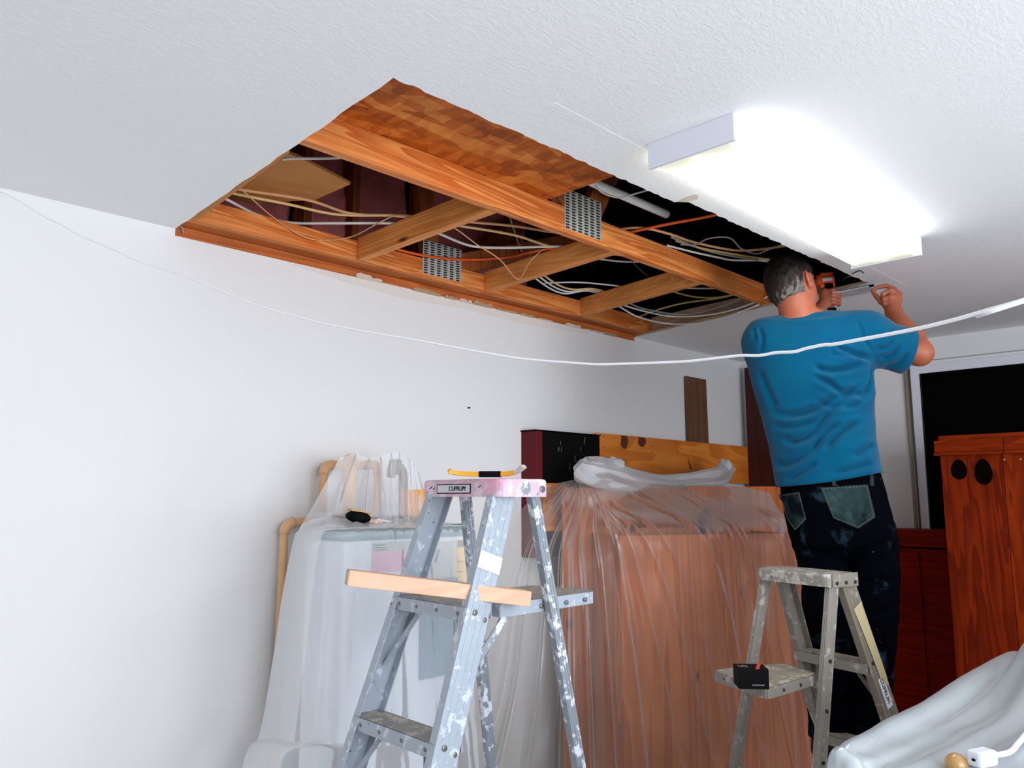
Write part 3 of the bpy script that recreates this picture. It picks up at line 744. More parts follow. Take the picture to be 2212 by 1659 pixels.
for p in (0.3, 0.62): B.rivet(c1 * (1 - p) + c2 * p - np.array([0, 0, .016]) + np.array([-.7, -.7, 0]) * 0.002, (-.7, -.7, 0), 0.006, shelf2, True)
B.rivet(c0 * .75 + c1 * .25 - np.array([0, 0, .014]), (-.8, .3, 0), 0.005, shelf2, True)
bm = BM(); bar(bm, c3 - np.array([0, 0, .02]), B.pt(B.hw(0.9) - .02, B.rear_b(0.9), 0.93), 0.030, 0.004, (0, 0, 1)); obj('shelf_arm', bm, M['alu2'], shelf2)
bm = BM(); bar(bm, c3 * .6 + c2 * .4 - np.array([0, 0, .03]), B.pt(B.hw(0.8) - 0.01, B.rear_b(0.8), 0.80), 0.014, 0.003, B.b); obj('shelf_brace', bm, M['alu2'], shelf2)
for z in (0.62, 0.25):
    bm = BM(); bar(bm, B.pt(-B.hw(z), B.rear_b(z), z), B.pt(B.hw(z), B.rear_b(z), z), 0.03, 0.010, (0, 0, 1)); obj('rear_rung', bm, M['tread2'], l2)

# ------------------------------------------------------------------ things lying on the ladders
# pry bar on the pink cap
zc = A.Hc + 0.008
pb = thing('pry_bar', 'yellow and black pry bar lying on the pink ladder cap', 'pry bar', A.pt(0, 0, A.Hc))
p0, p1, p2, p3, p4 = (P(975, 1029, D=2.08), P(1030, 1031, D=2.08), P(1085, 1027, D=2.07), P(1112, 1023, D=2.06), P(1132, 1011, D=2.05))
for p in (p0, p1, p2, p3): p[2] = zc + 0.004
p0[2] += .003; p3[2] += 0.004; p4[2] = zc + 0.024
M['yellow'] = plain('pry_yellow', (232, 160, 30), 0.45, 0.4, var=0.15, bump=0)
def flatbar(name, pts, w, th, m, parent, tip=None):
    pts = cat(pts, 12); bm = BM(); prev = None
    for i, p in enumerate(pts):
        t = nrm(pts[min(i + 1, 11)] - pts[max(i - 1, 0)]); s_ = nrm(np.cross(t, (0, 0, 1))); u = np.cross(s_, t)
        ww = w if tip is None else w * (1 + tip * (i / 11) ** 2)
        ring = [bm.verts.new(tuple(p + s_ * ww / 2 * a + u * th / 2 * b)) for a, b in ((-1, -1), (1, -1), (1, 1), (-1, 1))]
        if prev:
            for j in range(4): bm.faces.new((prev[j], prev[(j + 1) % 4], ring[(j + 1) % 4], ring[j]))
        else: bm.faces.new(ring)
        prev = ring
    bm.faces.new(prev[::-1]); return obj(name, bm, m, parent, bevel=0.001)
flatbar('shaft', [p1 + (p0 - p1) * .8, p1, p2, p3], 0.017, 0.012, M['yellow'], pb)
flatbar('grip_wrap', [p1 + (p2 - p1) * .1, p1 + (p2 - p1) * .95], 0.0205, 0.0155, M['black'], pb)
flatbar('curved_claw', [p3, (p3 + p4) / 2 - np.array([0, 0, .002]), p4], 0.018, 0.010, M['galv'], pb, 0.5)
e_ = nrm(p0 - p1); s_ = nrm(np.cross(e_, (0, 0, 1))); b0 = p1 + (p0 - p1) * .78
for k in (-1, 1): flatbar('claw_tine', [b0 + s_ * k * .005, b0 + e_ * .012 + s_ * k * .009 + np.array([0, 0, .002]), b0 + e_ * .022 + s_ * k * 0.011 + np.array([0, 0, .005 + .004 * k])], 0.008, 0.010, M['yellow'], pb)
# length of lumber across step and shelf
q0 = P(750, 1247, D=1.93); q1 = P(1140, 1292, D=2.03)
zr = A.Hc - 0.305 + 0.004
t = nrm(q1 - q0); s_ = nrm(np.cross((0, 0, 1), t)); u_ = np.cross(t, s_)
M['lumber_cut'] = wood('fresh_lumber', (240, 198, 168), (232, 180, 148), 0, 3)
M['endgrain'] = plain('end_grain', (206, 188, 160), 0.85, var=0.15, scale=60)
bl = thing('lumber_offcut', 'fresh pale timber offcut lying across ladder step and paint shelf', 'lumber', (q0 + q1) / 2)
bm = BM(); obox(bm, (q0 + q1) / 2, t, s_, u_, np.linalg.norm(q1 - q0), 0.05, 0.036); obj('length', bm, M['lumber_cut'], bl, bevel=0.002)
bm = BM(); obox(bm, q0 - t * 0.0006, t, s_, u_, 0.001, 0.047, 0.033); obj('sawn_end', bm, M['endgrain'], bl)
# screw box on the far shelf
bc = P(1622, 1462, Z=zs + 0.03); bx = nrm(np.array([1, -1.15, 0])); by = np.array([-bx[1], bx[0], 0]); zu = np.array([0, 0, 1.0])
bc[2] = zs + 0.0315
sb = thing('screw_box', 'small black screw box with red stripe on short ladder shelf', 'box', bc - zu * .028)
bm = BM(); obox(bm, bc, bx, by, zu, 0.085, 0.075, 0.055); obj('carton', bm, M['black'], sb, bevel=0.0015)
bm = BM(); obox(bm, bc + zu * 0.0278 + bx * 0.022, nrm(bx * .3 + by), nrm(bx - by * .3), zu, 0.082, 0.010, 0.0008); obj('red_stripe', bm, plain('red_print', (206, 60, 44), 0.5, bump=0), sb)
bm = BM()
for i in range(4): obox(bm, bc + zu * 0.0278 - bx * (0.012 + 0.007 * i) + by * 0.004 * (i % 2), nrm(by), bx, zu, 0.03 - 0.004 * i, 0.0022, 0.0008)
obj('printed_line', bm, plain('print_grey', (170, 160, 154), 0.6, bump=0), sb)
bm = BM(); obox(bm, bc - by * 0.0378 + bx * .012 - zu * .016, bx, zu, by, 0.034, 0.003, 0.0006); obj('printed_line', bm, plain('print_grey2', (120, 116, 112), 0.6, bump=0), sb)

# ------------------------------------------------------------------ goods stored along the left wall
M['ply'] = wood('plywood_upright', (212, 120, 56), (172, 82, 30), 2, 4, knots=0.55, cross=16, dark=(74, 38, 20), kscale=(3.0, 7))
M['ply2'] = wood('plywood_panel', (212, 118, 54), (170, 78, 28), 2, 4, knots=0.6, cross=16, dark=(70, 34, 18), kscale=(2.4, 5))
M['plyboard'] = wood('plywood_board', (246, 152, 58), (212, 108, 32), 0, 4, knots=0.0, cross=14)
M['redwood'] = wood('dark_red_wood', (146, 46, 7), (96, 22, 3), 2, 5, cross=14, spec=0.08)
M['redwood2'] = wood('dark_red_wood_low', (150, 26, 8), (112, 17, 5), 1, 5, cross=14, spec=0.08)
M['plank'] = wood('brown_plank', (128, 88, 66), (100, 66, 48), 2, 5)
M['cornerp'] = wood('corner_panel', (76, 26, 14), (52, 16, 9), 2, 4)
M['appl'] = plain('appliance_white', (226, 232, 240), 0.4, 0.4, var=0.02, bump=0)
M['teal'] = plain('teal_plastic', (70, 128, 142), 0.45, 0.4, var=0.1, scale=6, bump=0)
M['teal2'] = plain('teal_blue_panel', (58, 112, 138), 0.5, 0.4, var=0.15, scale=8, bump=0)
M['label_yellow'] = plain('yellow_label', (236, 192, 96), 0.7, var=0.05, bump=0)
M['label_pink'] = plain('pink_label', (228, 160, 190), 0.7, var=0.05, bump=0)
M['label_grey'] = plain('grey_paper', (186, 186, 182), 0.8, var=0.15, bump=0)
M['orange'] = plain('orange_card', (236, 158, 40), 0.6, var=0.05, bump=0)
M['ink'] = plain('ink', (58, 50, 44), 0.7, bump=0)

AX0, AX1, AY0, AY1, AZ1 = 1.44, 1.985, 2.17, 2.40, 1.362
ap = thing('appliance', 'tall white appliance with teal lid, under plastic sheeting by left wall', 'appliance', (1.64, 2.37, 0))
bm = BM(); box(bm, AX0, AX1, AY0, AY1, 0.03, AZ1); obj('cabinet', bm, M['appl'], ap, bevel=0.012)
bm = BM(); box(bm, AX0 - .005, AX1 + .005, AY0 - .008, AY1, AZ1, AZ1 + 0.040); obj('lid', bm, M['teal'], ap, bevel=0.012)
bm = BM(); box(bm, AX0 + .03, AX1 - .03, AY0 + .02, AY1 - .02, 0, 0.03); obj('plinth', bm, M['black'], ap)
bm = BM(); box(bm, 1.545, 1.72, AY0 - .0015, AY0, 1.255, 1.32); pk = obj('pink_label', bm, M['label_pink'], ap)
bm = BM(); box(bm, 1.545, 1.72, AY0 - .0015, AY0, 1.32, 1.352); obj('grey_label', bm, M['label_grey'], ap)
bm = BM()
for k in range(3): box(bm, 1.552, 1.60, AY0 - .002, AY0 - .0015, 1.326 + k * .008, 1.329 + k * .008)
obj('printed_line', bm, M['ink'], pk)
bm = BM(); box(bm, 1.76, 1.90, AY0 - .0015, AY0, 1.15, 1.345); pn = obj('paper_notice', bm, M['label_grey'], ap)
bm = BM(); prism(bm, [(1.805, AY0 - .002, 1.275), (1.822, AY0 - .002, 1.32), (1.83, AY0 - .002, 1.315), (1.816, AY0 - .002, 1.272)], np.array((0, -.0006, 0)))
for k in range(4): box(bm, 1.775 + .01 * k, 1.86, AY0 - .0026, AY0 - .002, 1.20 - .012 * k, 1.203 - .012 * k)
obj('printed_mark', bm, M['ink'], pn)
bm = BM(); box(bm, 1.905, 1.965, AY0 - .002, AY0, 1.13, 1.35); yl = obj('yellow_label', bm, M['label_yellow'], ap)
bm = BM(); box(bm, 1.912, 1.958, AY0 - .0026, AY0 - .002, 1.322, 1.345)
for k in range(3): box(bm, 1.912, 1.94, AY0 - .0026, AY0 - .002, 1.20 + .035 * k, 1.203 + .035 * k)
obj('printed_line', bm, M['ink'], yl)
bm = BM(); box(bm, 1.745, 1.912, AY0 - .012, AY0, 0.895, 1.22); obj('teal_panel', bm, M['teal2'], ap, bevel=0.010)
bm = BM(); box(bm, 1.915, 1.963, AY0 - .002, AY0, 0.94, 1.13); obj('lower_yellow_label', bm, plain('yellow_label_low', (214, 206, 80), 0.7, bump=0), ap)
bm = BM(); box(bm, 1.815, 1.955, 2.335, 2.375, AZ1 + .04, 1.525)
tag(obj('orange_carton', bm, M['orange'], bevel=0.002), 'bright orange carton standing on the appliance behind the tall ladder', 'box')

def pipe_run(label, pts, r, joints):
    t = thing('water_pipe', label, 'pipe', pts[0], 'tan water pipes')
    fine = []
    for i, p in enumerate(pts):
        p = np.array(p, float)
        if 0 < i < len(pts) - 1:
            a = nrm(np.array(pts[i - 1]) - p); b = nrm(np.array(pts[i + 1]) - p); rr = r * 1.6
            for k in range(5):
                u = k / 4; fine.append((1 - u) ** 2 * (p + a * rr) + 2 * u * (1 - u) * p + u * u * (p + b * rr))
        else: fine.append(p)
    bm = BM(); tube(bm, fine, r, 16); obj('run', bm, M['cpvc'], t, smooth=True)
    for j in joints:
        p = np.array(pts[j], float)
        a = nrm(np.array(pts[j - 1]) - p); b = nrm(np.array(pts[j + 1]) - p)
        arc = [(1 - u) ** 2 * (p + a * r * 2.4) + 2 * u * (1 - u) * p + u * u * (p + b * r * 2.4) for u in np.linspace(0, 1, 7)]
        bm = BM(); tube(bm, arc, r * 1.22, 16); obj('elbow', bm, M['cpvc'], t, smooth=True)
    return t
yp = 2.60
pa, pb_, pc_ = P(614, 1132, Y=yp), P(612, 1129, Y=yp), P(700, 1112, Y=yp)
pipe_run('lower tan water pipe on left wall, bending behind the plastic sheet', [(1.467, yp, 0.15), (1.475, yp, 1.405), (1.72, yp, 1.418)], 0.0155, [1])
pipe_run('upper tan water pipe on left wall, bending over to the appliance', [(1.628, yp, 1.44), (1.628, yp, 1.617), (1.80, yp, 1.620), (1.80, 2.50, 1.62), (1.80, 2.50, 1.10)], 0.0155, [1, 2, 3])
bm = BM(); tube(bm, [(1.60, 2.385, 1.405), (1.60, 2.385, 1.60), (1.615, 2.405, 1.625), (1.65, 2.47, 1.63)], 0.023, 16)
tag(obj('water_pipe', bm, M['cpvc'], smooth=True), 'thick pinkish tan pipe upright beneath the plastic peak', 'pipe', 'tan water pipes')
vt = thing('pipe_valve', 'brownish grey valve and hose beneath the plastic, right of the upright pipe', 'valve', (1.83, 2.45, 1.41))
M['hose'] = plain('grey_brown_hose', (150, 130, 116), 0.6, bump=0)
bm = BM(); tube(bm, cat([(1.84, 2.40, 1.405), (1.845, 2.40, 1.56), (1.82, 2.39, 1.605), (1.785, 2.385, 1.615), (1.775, 2.385, 1.57)], 20), 0.017, 12); obj('hose', bm, M['hose'], vt, smooth=True)
bm = BM(); tube(bm, [(1.80, 2.39, 1.58), (1.80, 2.39, 1.635)], 0.022, 12); obj('valve_body', bm, M['hose'], vt, smooth=True)

# hand tool lying on the sheet
tc_ = P(788, 1128, Y=2.30)
ht = thing('hand_tool', 'small black and gold tool with pale pink putty, lying on the plastic', 'tool', P(790, 1136, Y=2.28))
d_ = nrm(P(845, 1128, Y=2.23) - P(755, 1113, Y=2.25)); up_ = np.array([0, 0, 1.0])
c_ = P(774, 1117, Y=2.25)
bm = BM(); ball(bm, (0, 0, 0), 1.0, 1, 1, 20)
bmesh.ops.transform(bm, matrix=frame(c_, d_, np.cross(up_, d_)) @ Matrix.Diagonal((0.045, 0.03, 0.020, 1)), verts=bm.verts)
obj('black_body', bm, M['black'], ht, smooth=True)
bm = BM(); obox(bm, c_ + up_ * 0.019 + d_ * .004, d_, np.cross(up_, d_), up_, 0.075, 0.03, 0.007); obj('gold_strip', bm, plain('gold_strip', (196, 160, 96), 0.4, metal=0.3, bump=0), ht, bevel=0.002)
for k, (u, r) in enumerate(((0.062, .015), (0.082, .013), (0.100, .012), (.045, .010))):
    bm = BM(); ball(bm, c_ + d_ * u - up_ * (0.008 - 0.002 * (k % 2)), r, r * .9, r * .8, 12); obj('putty', bm, plain('putty%d' % k, (222, 190, 180), 0.8, var=.2, scale=60), ht, smooth=True)
bm = BM(); obox(bm, c_ + d_ * 0.10 + up_ * .002, d_, np.cross(up_, d_), up_, 0.07, 0.018, 0.006); obj('clear_blade', bm, M['galv'], ht)

# plywood crate and the panels behind it
k0, k1 = np.array([2.77, 2.10]), np.array([3.52, 1.69]); kd = (k1 - k0) / np.linalg.norm(k1 - k0); kn = np.array([-kd[1], kd[0]])
def P2(a, z): return np.array([a[0], a[1], z])
cr = thing('plywood_crate', 'big square plywood crate under the clear plastic sheeting', 'crate', P2((k0 + k1) / 2, 0))
bm = BM(); bar(bm, P2(k0 + kn * .009, 0.67), P2(k1 + kn * .009, 0.67), 0.018, 1.33, P2(kn, 0)); obj('front_panel', bm, M['ply'], cr, bevel=0.001)
for kk in (k0, k1 - kd * .018):
    bm = BM(); bar(bm, P2(kk + kd * .009 + kn * .018, 0.67), P2(kk + kd * .009 + kn * .31, 0.67), 0.018, 1.33, P2(kd, 0)); obj('side_panel', bm, M['ply2'], cr, bevel=0.001)
bm = BM(); bar(bm, P2((k0 + k1) / 2 + kn * .018 - kd * .40, 1.31), P2((k0 + k1) / 2 + kn * .018 + kd * .40, 1.31), 0.02, 0.02, P2(kn, 0))
obj('batten', bm, M['ply2'], cr)
bm = BM(); c_ = P2((k0 + k1) / 2 + kn * .165, 1.27); obox(bm, c_, P2(kd, 0), P2(kn, 0), (0, 0, 1), 0.80, 0.29, 0.018); obj('top_panel', bm, M['ply2'], cr)
t1 = thing('plywood_sheet', 'tall plywood sheet standing behind the crate, left one', 'plywood sheet', P2(k0 + kn * .33, 0), 'plywood sheets behind the crate')
bm = BM(); bar(bm, P2(k0 + kn * .33 - kd * .14, 0.77), P2(k0 + kn * .33 + kd * .50, 0.77), 0.018, 1.54, P2(kn, 0)); obj('sheet', bm, M['ply2'], t1)
t2 = thing('plywood_sheet', 'tall plywood sheet standing behind the crate, right one', 'plywood sheet', P2(k0 + kn * .33 + kd * .8, 0), 'plywood sheets behind the crate')
bm = BM(); bar(bm, P2(k0 + kn * .335 + kd * .504, 0.775), P2(k0 + kn * .335 + kd * 1.15, 0.775), 0.018, 1.55, P2(kn, 0)); obj('sheet', bm, M['ply2'], t2)
for t_, u_, z_, w_, h_ in ((t1, .33, 1.40, .016, .03), (t2, .58, 1.37, .022, .055), (t2, .60, 1.43, .014, .02)):
    c_ = P2(k0 + kn * .323 + kd * u_, z_); bm = BM(); n = 16
    prism(bm, [c_ + P2(kd, 0) * w_ * math.cos(2 * math.pi * k / n) + np.array([0, 0, h_ * math.sin(2 * math.pi * k / n)]) for k in range(n)], -P2(kn, 0) * .0015); obj('knot', bm, plain('sheet_knot', (60, 26, 12), .8, bump=0), t_)
bm = BM(); box(bm, 2.765, 2.93, 2.534, 2.552, 1.34, 1.562)
tag(obj('narrow_board', bm, M['plyboard'], bevel=0.002), 'short orange board against black cabinet front, half under the plastic', 'board')
# long plywood board against the wall
lb = thing('plywood_board', 'long knotty plywood board on edge against left wall, above the plastic', 'board', (4.0, 2.60, 1.58))
bm = BM(); prism(bm, [(3.245, 2.59, 1.60), (4.84, 2.59, 1.58), (4.84, 2.59, 1.822), (3.235, 2.59, 1.826)], np.array((0, 0.02, 0))); obj('board', bm, M['plyboard'], lb, bevel=0.002)
bm = BM(); box(bm, 3.165, 3.25, 2.602, 2.62, 1.727, 1.812); obj('cleat', bm, plain('pale_ply', (206, 160, 108), 0.7), lb)
M['knot'] = plain('dark_knot', (92, 44, 18), 0.7, var=0.3, scale=30, bump=0)
for (x, z, w, h, s_) in ((3.47, 1.80, .034, .048, .006), (3.63, 1.806, .038, .036, .004)):
    bm = BM(); n = 18
    poly = [(x + w * math.cos(2 * math.pi * k / n) + s_ * math.sin(5 * k), 2.5893, min(1.8225, z + h * math.sin(2 * math.pi * k / n))) for k in range(n)]
    prism(bm, poly, np.array((0, .0006, 0))); obj('knot', bm, M['knot'], lb)
bm = BM()
for (x, z) in ((3.29, 1.81), (3.29, 1.755), (3.73, 1.78), (3.73, 1.745), (4.02, 1.775), (4.05, 1.74), (4.15, 1.77), (4.5, 1.76)):
    tube(bm, [(x, 2.590, z), (x, 2.5888, z)], 0.004, 8)
prism(bm, [(4.08, 2.5896, 1.73), (4.095, 2.5896, 1.71), (4.125, 2.5896, 1.655), (4.105, 2.5896, 1.66)], np.array((0, -.0006, 0)))
obj('nail_hole', bm, M['knot'], lb)
# dark box with red side hung on the wall
dk = thing('wall_cabinet', 'black-fronted cabinet with dark red side on left wall behind tall ladder', 'cabinet', (2.95, 2.6, 1.2))
bm = BM(); box(bm, 2.735, 2.782, 2.555, YW, 1.22, 1.806); obj('red_side', bm, M['darkred'], dk, bevel=0.002)
bm = BM(); box(bm, 2.782, 3.22, 2.560, YW, 1.22, 1.806); obj('front', bm, M['black'], dk, bevel=0.002)
bm = BM(); box(bm, 2.730, 3.22, 2.552, YW, 1.806, 1.812); obj('rim', bm, M['void'], dk)
bm = BM(); rs = random.Random(4)
for k in range(11):
    x = rs.uniform(2.86, 3.12); z = rs.uniform(1.72, 1.79) if k < 7 else rs.uniform(1.64, 1.7)
    obox(bm, (x, 2.5597, z), nrm((0.15, 0, 1)), (0, 1, 0), (1, 0, 0), rs.uniform(.012, .04), 0.0008, 0.0022)
obj('scuff', bm, plain('scuff', (120, 114, 110), 0.8, bump=0), dk)
bm = BM(); prism(bm, [(4.157, 2.615, 0.9), (4.385, 2.615, 0.9), (4.379, 2.625, 2.226), (4.157, 2.625, 2.226)], np.array((0, 0.018, 0)))
tag(obj('plank', bm, M['plank'], bevel=0.002), 'single brown plank standing upright against white wall above plywood board', 'plank')
bm = BM(); box(bm, 4.80, 4.825, 2.06, 2.59, 0.0, 2.345)
tag(obj('tall_panel', bm, M['cornerp'], bevel=0.003), 'tall dark reddish panel in room corner behind the man', 'panel')

# cabinets at the right
CXX = 4.15
def Y_(px, py): return P(px, py, X=CXX)[1]
def Z_(px, py): return P(px, py, X=CXX)[2]
wc = thing('wooden_cabinet', 'tall dark red-brown wooden cabinet with crown moulding and two knots', 'cabinet', (CXX + .2, 0.75, 0))
yl_, yr_ = Y_(2032, 1000), 0.25
zc = Z_(2022, 985)
ysm = Y_(2166, 1000)
bm = BM(); box(bm, CXX, CXX + .022, ysm + 0.001, yl_, 0, zc + .01); obj('front_board', bm, M['redwood'], wc, bevel=0.001)
bm = BM(); box(bm, CXX, CXX + .022, yr_, ysm - 0.001, 0, zc + .01); obj('front_board', bm, wood('red_board_right', (160, 56, 8), (112, 32, 4), 2, 5, cross=14, spec=.08), wc, bevel=0.001)
bm = BM(); box(bm, CXX + .022, CXX + .42, yl_ - .02, yl_, 0, zc); obj('side_panel', bm, M['redwood'], wc)
bm = BM(); box(bm, CXX + .022, CXX + .42, yr_, yr_ + .02, 0, zc); obj('side_panel', bm, M['redwood'], wc)
y2 = Y_(2021, 970); z2, z3 = Z_(2020, 953), Z_(2027, 942)
ysm2 = Y_(2170, 960)
M['crown'] = wood('crown_wood', (158, 54, 8), (116, 32, 4), 1, 5, cross=14, spec=.08)
for (ya, yb) in ((ysm2 + .0015, y2), (yr_, ysm2 - .0015)):
    bm = BM(); yy = yb if yb == y2 else yb
    prism(bm, [(CXX + .02, ya, zc), (CXX - .03, ya, zc), (CXX - .034, ya, zc + .006), (CXX - .034, ya, zc + .012), (CXX - .018, ya, zc + .018), (CXX - .018, ya, z2), (CXX + .02, ya, z2)], np.array((0, yb - ya, 0)))
    obj('crown_moulding', bm, M['crown'], wc)
bm = BM(); box(bm, CXX - .010, CXX + .42, yr_, Y_(2028, 950), z2, z3); obj('top_board', bm, M['crown'], wc, bevel=0.002)
for (px, py, w, h) in ((2071, 1014, .034, .047), (2124, 1019, .037, .060)):
    c_ = P(px, py, X=CXX - .0008); bm = BM(); n = 22
    prism(bm, [(CXX - .0004, c_[1] + w * math.cos(2 * math.pi * k / n) * (1 - .15 * math.sin(2 * math.pi * k / n)), c_[2] + h * math.sin(2 * math.pi * k / n)) for k in range(n)], np.array((-.0006, 0, 0)))
    obj('knot', bm, plain('burnt_knot', (7, 2, 1), 0.9, 0.05, bump=0), wc)
bm = BM()
for px, py in ((2170, 993), (2205, 992)):
    c_ = P(px, py, X=CXX); tube(bm, [c_, c_ - np.array([.002, 0, 0])], 0.004, 8)
obj('screw_head', bm, plain('pale_screw', (190, 150, 120), 0.5, bump=0), wc)
lc = thing('wooden_cabinet', 'low dark red wooden cabinet under the window, behind the man', 'cabinet', (4.72, 1.5, 0))
bm = BM(); box(bm, 4.60, 4.86, 1.00, 2.00, 0, 1.225); obj('carcass', bm, M['redwood2'], lc)
bm = BM(); box(bm, 4.575, 4.86, 0.99, 2.01, 1.235, 1.322); obj('top_rail', bm, M['redwood2'], lc, bevel=0.003)
for k in range(2):
    bm = BM(); box(bm, 4.585, 4.60, 1.02 + .49 * k, 1.49 + .49 * k, 0.05, 1.20); obj('door', bm, M['redwood2'], lc, bevel=0.003)

# ------------------------------------------------------------------ plastic sheeting
M['sheet_a'] = sheet_mat('clear_sheeting_left', (248, 250, 253), 0.36, 0.3, 0.3)
M['sheet_b'] = sheet_mat('clear_sheeting_middle', (246, 242, 236), 0.06, 0.3, 0.13)
M['sheet_c'] = sheet_mat('cloudy_sheeting_right', (206, 215, 219), 1.7, 0.25, 1.0)
M['sheet_roll'] = sheet_mat('gathered_sheeting', (250, 250, 252), 0.55, 0.35, 0.3)
def sheet(rows, nu, nv, folds, crump, seed, name, m, parent=None, edge_fix=True):
    """rows of 3-D control points (left to right), top row first -> a dense surface with fold relief along its normal"""
    rs = [cat(r, nu) for r in rows]
    g = np.stack([cat([r[i] for r in rs], nv) for i in range(nu)], 1)      # nv x nu x 3
    du = np.gradient(g, axis=1); dv = np.gradient(g, axis=0)
    n = np.cross(du, dv); n /= (np.linalg.norm(n, axis=2, keepdims=True) + 1e-9)
    tocam = CAMP - g.mean((0, 1))
    if (n.mean((0, 1)) @ tocam) < 0: n = -n
    U, V = np.meshgrid(np.linspace(0, 1, nu), np.linspace(0, 1, nv))
    d = folds(U, V)
    rr = np.random.default_rng(seed)
    for k in range(14):
        fu, fv = rr.normal(0, 22), rr.normal(0, 14); ph = rr.uniform(0, 6.28)
        d = d + crump / 14 * 2.2 * np.abs(np.sin(fu * U + fv * V + ph + 1.3 * np.sin(5 * U + 4 * V + ph)))
    g = g + n * d[..., None]
    v = g.reshape(-1, 3); f = []
    for j in range(nv - 1):
        for i in range(nu - 1): f.append((j * nu + i, j * nu + i + 1, j * nu + nu + i + 1, j * nu + nu + i))
    return np_obj(name, v, f, m, parent)
def ridge(x, c, w): return np.exp(-((x - c) / w) ** 2)

# left sheet over the appliance
def q(px, py, Y): return P(px, py, Y=Y)
rows = [
    [q(734, 988, 2.345), q(768, 981, 2.35), q(800, 990, 2.35), q(846, 979, 2.35), q(872, 982, 2.35), q(893, 1002, 2.35), q(908, 1032, 2.35)],
    [q(694, 1060, 2.36), q(738, 1058, 2.335), q(792, 1055, 2.33), q(842, 1045, 2.33), q(874, 1050, 2.335), q(902, 1062, 2.34), q(922, 1080, 2.345)],
    [q(656, 1128, 2.42), q(718, 1122, 2.315), q(788, 1121, 2.31), q(843, 1120, 2.31), q(884, 1120, 2.31), q(912, 1121, 2.31), q(940, 1125, 2.31)],
    [q(645, 1148, 2.42), q(704, 1141, 2.215), q(788, 1137, 2.195), q(850, 1136, 2.195), q(900, 1135, 2.195), q(950, 1134, 2.195), q(990, 1134, 2.195)],
    [q(636, 1166, 2.42), q(693, 1162, 2.16), q(788, 1159, 2.135), q(850, 1158, 2.135), q(905, 1156, 2.135), q(955, 1155, 2.135), q(1003, 1154, 2.135)],
    [q(613, 1280, 2.42), q(680, 1290, 2.15), q(785, 1290, 2.125), q(850, 1290, 2.125), q(910, 1290, 2.125), q(965, 1290, 2.125), q(1012, 1290, 2.125)],
    [q(585, 1470, 2.40), q(664, 1480, 2.13), q(775, 1480, 2.10), q(845, 1480, 2.10), q(910, 1480, 2.10), q(970, 1480, 2.10), q(1022, 1480, 2.10)],
    [q(562, 1590, 2.42), q(645, 1600, 2.12), q(765, 1600, 2.07), q(840, 1600, 2.08), q(910, 1600, 2.09), q(975, 1600, 2.09), q(1030, 1600, 2.09)],
    [q(522, 1680, 2.36), q(630, 1690, 2.05), q(755, 1690, 2.04), q(838, 1690, 2.06), q(910, 1690, 2.07), q(980, 1690, 2.07), q(1036, 1690, 2.07)],
    [(1.10, 2.30, 0.01), (1.16, 1.95, 0.01), (1.36, 1.97, 0.01), (1.5, 1.98, 0.01), (1.65, 1.99, 0.01), (1.8, 2.0, 0.01), (1.93, 2.0, 0.01)],
]
def fold_a(U, V):
    up = np.clip(1 - V / 0.33, 0, 1); low = np.clip((V - 0.45) / 0.4, 0, 1)
    d = 0
    for c, s, a, w in ((0.16, 0.10, .010, .03), (0.30, -0.05, .012, .025), (0.43, 0.22, .010, .02), (0.55, -0.2, .010, .02), (0.66, -0.35, .012, .022), (0.78, -0.2, .010, .02), (0.88, .1, .008, .02), (.50, .1, .008, .012), (.72, -.1, .008, .012)):
        d = d + a * np.sqrt(up * (1 - up) * 4 + 0.02) * ridge(U, c + s * (V - .15), w * (.6 + V))
    for c, s, a in ((0.10, -.02, .016), (0.23, .02, .010), (0.38, .05, .010), (0.52, -.03, .008), (0.70, .02, .010), (0.86, -.03, .010)):
        d = d + a * low * ridge(U, c + s * V, 0.05 + 0.02 * V)
    return d
sa = sheet(rows, 170, 200, fold_a, 0.0022, 3, 'plastic_sheet', M['sheet_a'])
tag(sa, 'translucent plastic sheet peaked over pipes and appliance by the left wall', 'plastic sheet', 'plastic dust sheets')

